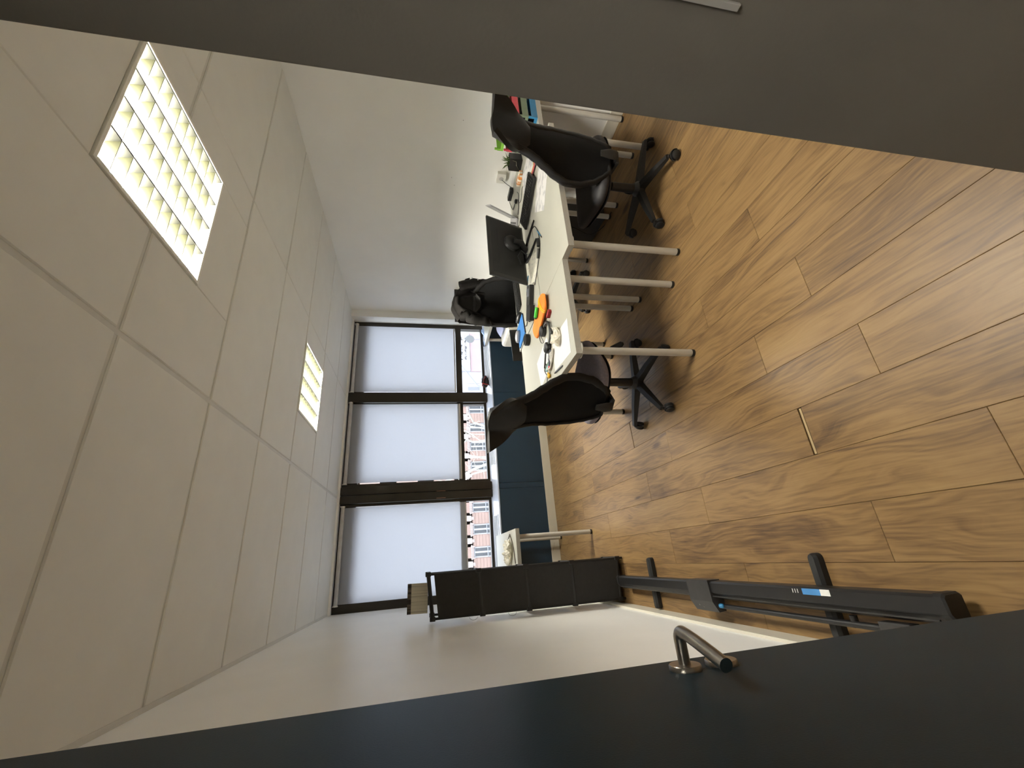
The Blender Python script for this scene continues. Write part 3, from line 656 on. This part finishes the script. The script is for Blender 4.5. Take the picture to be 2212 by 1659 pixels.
bag('small twisted clear wrapper beside the crumpled bag', (1.13, 2.255, T+.001), 2.2, .085, .024, .014, 11, 'wrapper')
put('usb_stick', 'small black stick next to the crumpled bag', 'usb stick', MB().box((0, 0, .006), (.05, .018, .010), bev=.003), BLK, (1.255, 2.105, T+.03), .5)
pen('dark grey pen on the desk edge near the left mesh chair', (1.008, 2.075, T+.005), (1.030, 2.235, T+.005), .0045, solid('slate_plastic', 85, 88, 100))
mk = thing('marker_box', 'pale blue and green box of leads by the pens', 'box', (1.118, 2.325, T+.0006), 1.75)
MB().box((0, .007, .009), (.075, .014, .018), bev=.002).build('pale_half', LBLUE, mk, smooth=False); MB().box((0, -.008, .009), (.075, .014, .018), bev=.002).build('green_half', DGREEN, mk, smooth=False)
pen('thick navy marker with a red cap', (1.19, 2.22, T+.012), (1.085, 2.30, T+.012), .011, NAVY, RED)
pen('black ballpoint between the headphones and the pale box', (1.235, 2.36, T+.005), (1.13, 2.43, T+.005), .0055, BLK, SILV)
pen('silver mechanical pencil lying against the navy marker', (1.245, 2.275, T+.005), (1.15, 2.315, T+.005), .005, SILV, BLK)
g = MB(); g.ball((0, 0, .010), .016, (1, 1.2, .65)); g.ball((.02, .008, .009), .012, (1, 1, .7)); put('gum_lump', 'amber yellow lump of putty at the end of the pens', 'putty', g, GUM, (1.055, 2.33, T+.0006))
cable('key_ring_cord', 'fine black cord with small clips by the black ballpoint', [(1.19, 2.40, T+.003), (1.15, 2.38, T+.003), (1.125, 2.42, T+.003), (1.10, 2.40, T+.003), (1.075, 2.37, T+.003)], .0025)
pen('short grey stylus pointing at the left mesh chair', (1.075, 2.385, T+.004), (1.028, 2.41, T+.004), .0035, solid('stylus_grey', 120, 120, 125))
# wall desk
def tray(label, z, mat, tilt=0, x0=2.91, rz=0):
    o = thing('letter_tray', label, 'letter tray', (3.04, 2.052, z), rz, group=None); o.rotation_euler.y = tilt
    X, Y, t, h = .128, .148, .003, .046
    MB().span(-X, X, -Y, Y, 0, t).span(X-t, X, -Y, Y, t, h).span(-X, X-t, -Y, -Y+t, t, h).span(-X, X-t, Y-t, Y, t, h).span(-X, -X+t, -Y+t, Y-t, t, .022).build('shell', mat, o, smooth=False)
    for sx in (-1, 1):
        for sy in (-1, 1): MB().span(sx*(X-.014), sx*(X-.002), sy*(Y-.014), sy*(Y-.002), h*.2, h+.020).build('riser', mat, o, smooth=False)
    for i in range(3): MB().span(-X+.008, X-.01, -Y+.01, Y-.01-.01*i, t+.002*i+.0005, t+.002*i+.0018).build('paper', [PAPER, PAPERG, NAVY][i], o, smooth=False)
tray('blue letter tray, lowest of the stack on the wall desk', T, BLUE); tray('grey green letter tray between blue and red ones', T+.067, SAGE)
tray('red letter tray under the green one', T+.134, RED); tray('green letter tray topping the stack on the wall desk', T+.205, GREEN)
pp = thing('planter', 'black cube planter with a small spiky plant against the right wall', 'planter', (3.085, 2.42, T), math.radians(12))
b = MB(); X = .05
for a in ((-X, X, -X, -X+.004), (-X, X, X-.004, X), (-X, -X+.004, -X, X), (X-.004, X, -X, X)): b.span(*a, 0, .105)
b.span(-X, X, -X, X, 0, .004).build('pot', BLK, pp, smooth=False); MB().span(-X+.005, X-.005, -X+.005, X-.005, .004, .09).build('soil', SUB, pp, smooth=False)
MB().tube([(-.0515, .03, .02), (-.0515, .0, .045), (-.0515, -.03, .05), (-.0515, -.038, .085)], [.004, .008, .006, .003], 8, flat=.2).build('decal', solid('stone_grey_print', 140, 135, 115), pp)
for i in range(22):
    a = i*2.4; r = .02+.03*random.random(); h = .04+.035*random.random(); bx, by = .02*math.cos(a), .02*math.sin(a)
    MB().tube([(bx, by, .085), (bx+r*.5*math.cos(a), by+r*.5*math.sin(a), .085+h*.7), (bx+r*1.3*math.cos(a), by+r*1.3*math.sin(a), .085+h)], [.003, .0045, .0006], 6, flat=.35).build('leaf', LEAF, pp)
put('tissue_pack', 'orange patterned white tissue pack by the planter', 'tissues', MB().box((0, 0, .016), (.13, .06, .030), bev=.008), TERRA, (2.945, 2.46, T), math.radians(80))
cb = thing('folder_stack', 'pink folder with yellow card and grey print on the wall desk', 'folder', (2.885, 2.235, T), math.radians(88))
put('paper', 'sheet of grey print spread near the mesh chair on the keyboard desk', 'paper', MB().span(-.20, .20, -.13, .13, 0, .0007), PAPERG, (2.40, 2.0, T), math.radians(-42), smooth=False)
MB().span(-.155, .155, -.0, .225, 0, .009, bev=.001).build('pink_folder', PINK, cb, smooth=False); MB().span(-.155, .155, .004, .222, .009, .0125).build('yellow_card', YEL, cb, smooth=False); MB().span(-.152, .15, .01, .22, .0125, .016).build('paper', PAPERG, cb, smooth=False)
ab = thing('power_adapter', 'long black charger brick against the right wall', 'adapter', (3.125, 2.79, T), math.radians(86))
MB().box((0, 0, .018), (.125, .048, .034), bev=.005).build('case', BLK, ab, smooth=False); MB().tube([(.062, 0, .018), (.085, .0, .018)], [.007, .003], 8).build('strain_relief', RUB, ab)
ps = thing('plug_box', 'white plug box fixed to the right wall above the tissue pack', 'socket', (XR, 2.65, .86))
MB().span(-.035, 0, -.05, .05, -.04, .04, bev=.006).build('case', WHITEP, ps, smooth=False); MB().lathe([(.02, 0), (.02, .001)], 18, (0, 0, 0)).build('socket_face', ALU, ps, (-.036, 0, 0)).rotation_euler = (0, -PI/2, 0)
cable('charger_lead', 'black lead from the plug box to the charger brick', [(3.145, 2.66, .855), (3.13, 2.69, .80), (3.12, 2.71, T+.02), (3.125, 2.73, T+.018)], .0025)
cable('laptop_lead', 'black charger lead curling behind the laptop', [(3.12, 2.87, T+.012), (3.05, 2.86, T+.004), (2.95, 2.80, T+.004), (2.93, 2.70, T+.004), (2.88, 2.62, T+.004), (2.80, 2.61, T+.004), (2.74, 2.655, T+.006)], .003)
cable('audio_cable', 'thin black earphone lead looping on the wall desk', [(2.97, 2.62, T+.003), (2.90, 2.58, T+.003), (2.82, 2.60, T+.003), (2.78, 2.52, T+.003), (2.84, 2.46, T+.003), (2.78, 2.40, T+.003), (2.70, 2.44, T+.003)], .0022)
put('earbud_case', 'small dark case with a ring beside the laptop lead', 'case', MB().lathe([(.014, 0), (.02, .004), (.02, .016), (.012, .022)], 20), BLK, (2.90, 2.66, T))
pc = thing('computer_tower', 'black computer tower standing under the middle desk', 'computer', (2.725, 2.70, 0), math.radians(-3))
MB().span(-.085, .085, -.21, .21, .012, .45, bev=.004).build('case', BLK2, pc, smooth=False); MB().span(-.08, .08, -.215, -.208, .03, .43, bev=.003).build('front', BLK, pc, smooth=False)
for sx in (-.06, .06):
    for sy in (-.17, .17): MB().lathe([(.015, 0), (.013, .013)], 12).build('foot', RUB, pc, (sx, sy, 0))
cable('tower_cable', 'black cable hanging under the middle desk near the tower', [(2.60, 2.62, .68), (2.595, 2.64, .50), (2.60, 2.60, .30), (2.59, 2.66, .10), (2.60, 2.56, .004), (2.60, 2.40, .004)], .004)

# ------------------------------------------------------------------ far right corner
me_ = thing('monitor', 'black monitor with a small webcam on the far right desk', 'monitor', (2.97, 4.42, T), math.radians(-4))
MB().span(-.235, .235, -.02, .012, .085, .435, bev=.004).build('housing', BLK2, me_, smooth=False); MB().span(-.225, .225, .0115, .0135, .10, .425).build('screen', SCRN, me_, smooth=False)
for i in range(4): MB().span(-.20+.022*i, -.185+.022*i, -.0212, -.02, .40, .408).build('badge_mark', MARK, me_, smooth=False)
MB().box((0, -.03, .14), (.05, .02, .24), bev=.004).build('neck', BLK, me_, smooth=False); MB().box((0, -.03, .007), (.2, .15, .012), bev=.004).build('foot', BLK, me_, smooth=False)
wc = thing('webcam', 'small black webcam clipped on top of the far monitor', 'webcam', (2.925, 4.42, T+.437))
MB().tube([(-.03, 0, .016), (.03, 0, .016)], .014, 12).build('body', BLK, wc); MB().box((0, .004, .002), (.02, .03, .004)).build('clip', BLK2, wc, smooth=False); MB().tube([(0, .013, .016), (0, .016, .016)], .008, 12).build('lens', SCRN, wc)
pdl = thing('drawer_unit', 'white drawer pedestal below the far right desk', 'drawer unit', (2.68, 4.36, 0))
b = MB(); b.rings([[(x, y, z) for x, z in ((-.20, .02), (.20, .02), (.20, .57), (-.165, .57), (-.19, .56), (-.20, .535))] for y in (-.2, .22)]); b.build('carcass', WHITEP, pdl, smooth=False)
for z in (.05, .22, .39):
    d = MB().span(-.19, .19, -.212, -.2, z, z+.155, bev=.002).build('drawer', WHITEP, pdl, smooth=False); MB().span(-.05, .05, -.218, -.212, z+.12, z+.13).build('handle', ALU, d, smooth=False)
for sx in (-.16, .16):
    for sy in (-.16, .18): MB().tube([(sx-.008, sy, .011), (sx+.008, sy, .011)], .011, 10).build('castor', RUB, pdl)
b = MB(); b.sheet(lambda u, v: (-.10+.26*u, .10-.2*v, .02+.05*math.sin(u*3.2)*(1-v*.6)), 12, 6, .004); put('document_sleeve', 'bluish translucent document sleeve on the drawer pedestal', 'folder', b, clearmat('sleeve_film', (.60, .64, .86), .6, .2), (2.66, 4.38, .575))
st = thing('stool', 'low black stool with a curved back in front of the drawer pedestal', 'stool', (2.13, 3.98, 0), math.radians(8))
MB().lathe([(.17, .01), (.17, .025), (.03, .04), (.026, .06), (.026, .36)], 28).build('base', BLK, st)
MB().rings([[(x, y, z) for x, y, _ in superell(.20*s, .19*s, 32, 3)] for s, z in ((.9, .37), (1, .385), (1, .42), (.92, .44), (.5, .445))]).build('seat', SEATF, st, ang=60)
MB().sheet(lambda u, v: (.21*math.sin((u-.5)*2.4)/math.sin(1.2), .02-.20*math.cos((u-.5)*2.0)+.02*v, .40+.205*v+.02*(1-(2*u-1)**2)*v), 20, 8, .022).build('backrest', HEAD, st, ang=70)

# ------------------------------------------------------------------ window sill things
po = thing('pouch', 'black and red drawstring pouch on the window sill', 'pouch', (2.18, 5.0, .70), math.radians(12))
b = MB().ball((0, 0, .048), 1, (.095, .038, .045), 3)
for v in b.b.verts: n = noise.noise(v.co*22); v.co *= 1+.18*n; v.co.z = max(.001, v.co.z)
b.build('body', M('black_red_cloth', (.014, .010, .010), .8), po, ang=60)
MB().tube([(.06, -.038, .03), (.03, -.047, .055), (-.01, -.048, .07), (-.05, -.04, .075)], [.006, .012, .012, .006], 8, flat=.3).build('stripe', DRED, po)
MB().tube([(-.06, -.035, .09), (-.075, -.045, .06), (-.085, -.05, .04), (-.09, -.045, .012)], .006, 8).tube([(-.05, -.035, .085), (-.085, -.03, .095), (-.10, -.02, .08)], .006, 8).build('cord', DRED, po)
b = MB(); b.sheet(lambda u, v: (-.14+.28*u, .05-.09*v+.012*math.sin(u*7), .012+.03*u*(1-v)+.012*math.sin(u*9+v*4)), 14, 6, .002); put('leaflet', 'pale blue crumpled leaflet at the right end of the sill', 'paper', b, solid('pale_blue_paper', 150, 175, 215, .4), (2.86, 5.0, .705))
cable('sill_cord', 'dark cord lying at the right end of the window sill', [(2.98, 5.04, .735), (2.92, 5.0, .735), (2.84, 5.035, .745), (2.72, 5.03, .735)], .006)

# ------------------------------------------------------------------ far left desk and rack
bag('clear plastic bag with grey straps on the small left desk', (.045, 4.12, T+.001), .5, .10, .15, .035, 21)
cable('strap', 'grey strap loop reaching out of the plastic bag', [(.20, 4.08, T+.004), (.14, 4.22, T+.004), (.06, 4.27, T+.006), (-.02, 4.22, T+.006)], .005, solid('taupe_strap', 105, 98, 90))
cable('strap', 'dark strap along the near edge of the left desk', [(.205, 4.075, T+.004), (.13, 3.98, T+.004), (.05, 3.93, T+.004), (-.05, 3.90, T+.004)], .005, solid('umber_strap', 70, 58, 48))
rk = thing('fabric_rack', 'tall black four tier fabric rack standing by the left wall', 'rack', (0, 0, 0))
def rp(s, t, z):      # s 0 right..1 left, t 0 front..1 back ; the left side sags a little
    return Vector((-.066-.288*s, 3.315+.045*s+.27*t, z*(1-.02*s)))
RZS = [.045, .42, .782, 1.135, 1.495]
for s in (0, 1):
    for t in (0, 1):
        MB().cyl(rp(s, t, 0), rp(s, t, 1.497), .0085, 12).build('post', BLK, rk)
        for z in RZS: MB().box(rp(s, t, z), (.030, .030, .040), bev=.006).build('connector', BLK, rk, smooth=False)
for z in RZS:
    b = MB()
    for a, c in (((0, 0), (1, 0)), ((0, 1), (1, 1)), ((0, 0), (0, 1)), ((1, 0), (1, 1))): b.cyl(rp(*a, z), rp(*c, z), .0145, 10)
    b.build('rail', BLK, rk)
for z0, z1 in zip(RZS, RZS[1:]):
    top = .040 if z1 > 1.4 else .002
    MB().sheet(lambda u, v: rp(.02+.96*u, .0, z0+.004+(z1-z0-.004-top)*v)+Vector((0, -.006+.006*math.sin(u*PI)*math.sin(v*PI), 0)), 10, 10, .004).build('front_cover', RACKF, rk, ang=60)
    MB().sheet(lambda u, v: rp(u*.94+.03, .03+.94*v, z0+.010-.012*math.sin(u*PI)*math.sin(v*PI)), 8, 8, .004).build('shelf', RACKF, rk, ang=60)
for y, z in ((0, .91), (0, 1.20)):
    MB().tube([rp(1, .05, z)+Vector((-.012-.022*math.sin(a), 0, .03*math.cos(a))) for a in [PI*i/10 for i in range(11)]], .0012, 6).build('wire_loop', MARK, rk)
cal = thing('calendar', 'beige wall calendar with a photo strip, standing on the rack top', 'calendar', (-.222, 3.45, 1.498), math.radians(-4)); cal.rotation_euler.x = math.radians(-3); cal.rotation_euler.y = math.radians(1)
MB().span(-.10, .10, -.002, .002, .0, .145).build('board', PAPERL, cal, smooth=False)
cal.children[0].data.materials[0] = printed('calendar_grid', (.60, .56, .44), (.40, .37, .29), 110, 60, .53, .60)
MB().span(-.10, .10, -.0035, -.002, .118, .145).build('photo_strip', printed('dark_photo', (.018, .014, .012), (.15, .12, .09), 60, 70, .46, .62), cal, smooth=False)
# ------------------------------------------------------------------ portable screen lying on its feet
ps_ = thing('projection_screen', 'long black roll up projection screen case lying on the floor', 'projection screen', (-.225, 2.10, 0))
prof = [(-.040, .040), (-.046, .052), (-.044, .068), (-.020, .100), (-.012, .106), (.030, .108), (.038, .100), (.040, .050), (.034, .040)]
MB().rings([[(x, y, z) for x, z in prof] for y in (-1.03, 1.10)]).build('case', BLK, ps_, ang=25)
MB().span(-.0466, -.0415, -1.02, 1.09, .052, .0545).build('groove', BLACKSLOT, ps_, smooth=False)
MB().tube([(-.030, -1.02, .1015), (-.030, 1.09, .1015)], .0035, 6).build('seam', CLAMP, ps_)
for y, s in ((-1.03, -1), (1.10, 1)): MB().rings([[(x*1.07, y, .07+(z-.07)*1.07) for x, z in prof], [(x*1.07, y+s*.022, .07+(z-.07)*1.07) for x, z in prof], [(x*.95, y+s*.028, .07+(z-.07)*.95) for x, z in prof]]).build('end_cap', BLK2, ps_, ang=25)
for y, x0, x1 in ((.735, -.155, .155), (-.59, -.15, .152)):
    P = []
    for k in range(9): a = -PI/2+PI*k/8; P.append((x1-.020+.020*math.cos(a), .022*math.sin(a)))
    for k in range(9): a = PI/2+PI*k/8; P.append((x0+.020+.020*math.cos(a), .022*math.sin(a)))
    MB().rings([[(px, y+py, 0) for px, py in P], [(px, y+py, .026) for px, py in P], [(px*.97, y+py*.6, .039) for px, py in P]]).build('foot', RUB, ps_, ang=25)
MB().tube([(-.075, .06, .075), (-.075, -.86, .075)], .011, 14).build('pole', BLK, ps_)
MB().box((-.075, -.87, .072), (.045, .10, .04), bev=.006).build('pole_bracket', CLAMP, ps_, smooth=False); MB().tube([(-.075, -.90, .075), (-.075, -1.0, .072)], .006, 8).build('pole_end', ALU, ps_)
MB().tube([(-.048, -.72, .07), (-.085, -.72, .07)], .012, 10).build('pole_clip', BLK, ps_)
cl = MB()
cl.rings([[(x, y, z) for x, z in ((-.100, .045), (-.104, .085), (-.055, .112), (.044, .116), (.044, .045))] for y in (.0, .19)]); cl.build('clamp', CLAMP, ps_, ang=25)
for i, (y, x) in enumerate(((.05, -.075), (.07, -.065), (.10, -.08), (.13, -.07))): MB().box((x, y, .106-.04*(abs(x)-.055)/.07+.002), (.010, .020, .001), RZ(.5*i) @ RY(-.52)).build('scratch', MARK, ps_, smooth=False)
MB().ball((-.072, -.03, .088), .014, (.8, 1.3, .8)).build('button', BLUE, ps_)
MB().span(.012, .033, -.695, -.655, .1078, .1086).build('sticker_white', STK_W, ps_, smooth=False); MB().span(.012, .033, -.655, -.575, .1078, .1086).build('sticker_blue', STK_B, ps_, smooth=False)
for i in range(3): MB().span(.016, .030, -.555+.012*i, -.552+.012*i, .1078, .1084).build('print_mark', STK_W, ps_, smooth=False)

# ------------------------------------------------------------------ across the street
GZ = -9.5
gr = MB().span(-60, 80, 5.6, 90, GZ-.2, GZ).build('ground', M('grey_asphalt', (.16, .16, .17), .9, var=.2, scale=.4), smooth=False); tag(gr, 'grey street between the office and the houses opposite', 'street', kind='structure')
BRICK = M('pink_brick_render', (.28, .19, .16), .85, var=.08, scale=1.2); STONE = M('pale_stone_trim', (.33, .27, .25), .8, var=.06, scale=2); DARKW = M('dim_window_pane', (.06, .063, .07), .2); FRAMEW = M('white_window_frame', (.38, .38, .40), .5)
IRON = M('grey_balcony_iron', (.20, .205, .22), .6); PALE = M('pale_render', (.36, .34, .36), .85, var=.05, scale=1); PINKW = M('rose_render', (.37, .26, .27), .85, var=.06, scale=1.5); FASC = M('white_sign_board', (.38, .38, .42), .6, var=.03); INKS = M('dark_lettering', (.10, .09, .09), .7)
bd = thing('brick_building', 'pink brick building with tall windows across the street', 'building', (0, 46, GZ))
F = lambda z: z-GZ
wl = MB().span(-14, 17.1, .32, 9, 0, 22)
cols = [.80+2.24*i for i in range(-6, 8)]; rows = [(-9.2, -6.9), (-5.55, -3.46), (-1.6, .6), (2.3, 4.5), (6.2, 8.2)]
edges = [-14]+[v for c in cols for v in (c-.53, c+.53)]+[17.1]
for x0, x1 in zip(edges[::2], edges[1::2]): wl.span(x0, x1, .05, .33, 0, 22)
zz = [0]+[F(v) for r in rows for v in r]+[22]
for z0, z1 in zip(zz[::2], zz[1::2]): wl.span(-14, 17.1, .05, .33, z0, z1)
wl.build('wall', BRICK, bd, smooth=False)
cm = None
for x0, x1 in zip(edges[::2], edges[1::2]):
    if x1 < -4: continue
    cw = MB()
    for k in range(7): cw.span(x0+.05, x1-.05, 0, .06, F(-5.56)+.34*k-.20, F(-5.56)+.34*k+.115)
    cw.build('stone_course', BRICK, bd, smooth=False)
    MB().span((x0+x1)/2-.28, (x0+x1)/2+.28, -.14, .05, F(-3.30), F(-2.62)).span((x0+x1)/2-.16, (x0+x1)/2+.16, -.10, .05, F(-3.55), F(-3.30)).build('bracket', STONE, bd, smooth=False)
pane_m = MB().span(-.40, -.09, 0, .02, .05, 2.0).span(.09, .40, 0, .02, .05, 2.0).mesh('pane', DARKW, smooth=False)
fr_m = MB().span(-.53, -.40, -.03, .05, 0, 2.05).span(.40, .53, -.03, .05, 0, 2.05).span(-.085, .085, -.05, .05, 0, 2.05).span(-.4, .4, -.02, .05, 1.96, 2.09).span(-.4, .4, -.02, .04, .62, .67).mesh('window', FRAMEW, smooth=False)
rail_m = MB(); rail_m.span(-.56, .56, -.30, -.26, .62, .67)
for i in range(12): rail_m.span(-.53+.093*i, -.515+.093*i, -.29, -.27, .02, .62)
rail_m.span(-.56, .56, -.32, .05, -.04, .02); rail_m = rail_m.mesh('balcony', IRON, smooth=False)
lin_m = MB().span(-.66, .66, -.10, .06, 0, .16).span(-.72, .72, -.16, .06, .16, .26)
for i in range(5): lin_m.span(-.60+.27*i, -.48+.27*i, -.13, .05, -.14 if i in (0, 4) else .0, .3)
lin_m = lin_m.mesh('lintel', STONE, smooth=False)
for r0, r1 in rows[1:3]:
    for c in cols:
        if c < -4: continue
        w_ = link('window', fr_m, bd, (c, .20, F(r0))); link('pane', pane_m, w_, (0, .02, 0)); link('balcony', rail_m, bd, (c, .05, F(r0)+.02)); link('lintel', lin_m, bd, (c, .06, F(r1)+.03))
b2 = thing('shop_building', 'pale shop building with a white sign board and rose panel across the street', 'building', (0, 46.2, GZ))
MB().span(17.3, 42, .2, 9, 0, 20).build('wall', PALE, b2, smooth=False)
MB().span(21.5, 30, .05, .22, 0, F(-3.92)).build('rose_panel', PINKW, b2, smooth=False)
sb = MB().span(21.5, 30, -.10, .22, F(-3.88), F(-2.3)).build('sign_board', FASC, b2, smooth=False)
lt = MB(); rr = random.Random(3)
for zc, h in ((-2.82, .30), (-3.36, .30)):
    x = 23.0
    while x < 26.4:
        wd = .10+.10*rr.random()
        for q in range(2+int(2*rr.random())): lt.box((x+wd*rr.random(), -.11, F(zc)+h*(rr.random()-.5)*.6), (.035 if rr.random() < .6 else wd, .02, h*(.3+.6*rr.random()) if rr.random() < .7 else .04), RY(.5*(rr.random()-.5)))
        x += wd+.07
lt.build('lettering', INKS, sb, smooth=False)
for x0, x1, m in ((19.93, 20.5, FRAMEW), (18.93, 19.52, IRON)):
    w_ = MB().span(x0, x1, .12, .24, F(-5.0), F(-3.42)).build('window', FRAMEW, b2, smooth=False); MB().span(x0+.07, x1-.07, .10, .125, F(-4.92), F(-3.5)).build('pane', IRON if m is IRON else M('pale_blind_pane', (.33, .34, .37), .4), w_, smooth=False)
for k in range(3): MB().span(17.4, 18.7, .12, .22, F(-5.2)+.75*k, F(-5.2)+.75*k+.5).build('panel', STONE, b2, smooth=False)
sg = thing('street_sign', 'round grey street sign seen from behind, in front of the shop building', 'sign', (16.88, 30, GZ))
MB().tube([(0, -.01, F(-2.05)), (0, .01, F(-2.05))], .36, 36).build('disc', M('grey_sign_back', (.11, .11, .113), .6), sg); MB().cyl((0, .03, 0), (0, .03, F(-1.5)), .04, 12).build('post', IRON, sg)
sl_ = thing('street_lamp', 'grey street lamp arm slanting past the shop building', 'lamp post', (12.4, 30, GZ))
MB().tube([(0, 0, 0), (0, 0, F(-3.2)), (.32, 0, F(-2.48)), (1.93, 0, F(-1.34)), (2.6, 0, F(-.9))], [.09, .08, .055, .05, .05], 12).build('pole', IRON, sl_); MB().box((2.9, 0, F(-.82)), (.7, .25, .12), bev=.03).build('lamp_head', IRON, sl_, smooth=False)
BARK = M('pale_plane_bark', (.40, .37, .32), .85, var=.2, scale=4)
def tree(label, x, limbs, seed):
    o = thing('tree', label, 'tree', (x, 24, GZ), group='bare plane trees across the street'); rd = random.Random(seed)
    MB().tube([(0, 0, 0), (.05, 0, 2.2), (-.03, .03, 4.4), (0, 0, 6.0)], [.22, .18, .15, .12], 12).build('trunk', BARK, o)
    tw = MB()
    for pts, r in limbs:
        P = [Vector((0, 0, 5.6))]+[Vector((a-x, rd.uniform(-.5, .5)*(i+1)*.3, F(z))) for i, (a, z) in enumerate(pts)]
        d = (P[-1]-P[-2]).normalized(); P.append(P[-1]+d*1.2+Vector((0, 0, .5)))
        MB().tube(P, [r*1.3]+[r*(1-.5*i/len(P)) for i in range(len(P)-1)], 8).build('branch', BARK, o)
        for k in range(9):
            i = rd.randrange(1, len(P)-1); q = P[i].lerp(P[i+1], rd.random()); e = Vector((rd.uniform(-1, 1), rd.uniform(-1, 1), rd.uniform(-.2, 1)))*.35; f = Vector((rd.uniform(-1, 1), 0, rd.uniform(-.3, .8)))*.3
            tw.tube([q, q+e*.5+f*.2, q+e+f, q+e*1.3+f*2], [.014, .011, .009, .004], 5)
    t = tw.build('twigs', BARK, o); t['kind'] = 'stuff'; return o
tree('bare pale tree nearer the wide window post, low limbs slanting', 5.0, [([(5.57, -1.67), (5.69, -1.3), (5.76, -.8)], .05), ([(5.56, -1.98), (5.6, -1.73), (5.49, -1.29), (5.48, -.76)], .065), ([(5.15, -1.99), (4.87, -1.26), (4.64, -.76)], .075), ([(4.78, -2.0), (4.7, -1.62), (4.6, -1.13), (4.34, -.78)], .055)], 5)
tree('bare pale tree behind the middle of the middle window', 6.9, [([(7.59, -1.63), (7.83, -1.38), (8.11, -1.07), (8.31, -.72)], .06), ([(7.47, -1.18), (7.4, -1.11), (7.37, -.76)], .03), ([(6.59, -1.94), (6.53, -1.65), (6.61, -1.27), (6.75, -.77)], .06), ([(6.6, -1.71), (6.83, -1.34), (7.1, -.9)], .04), ([(7.0, -1.5), (6.94, -1.03), (6.52, -.83)], .03)], 8)
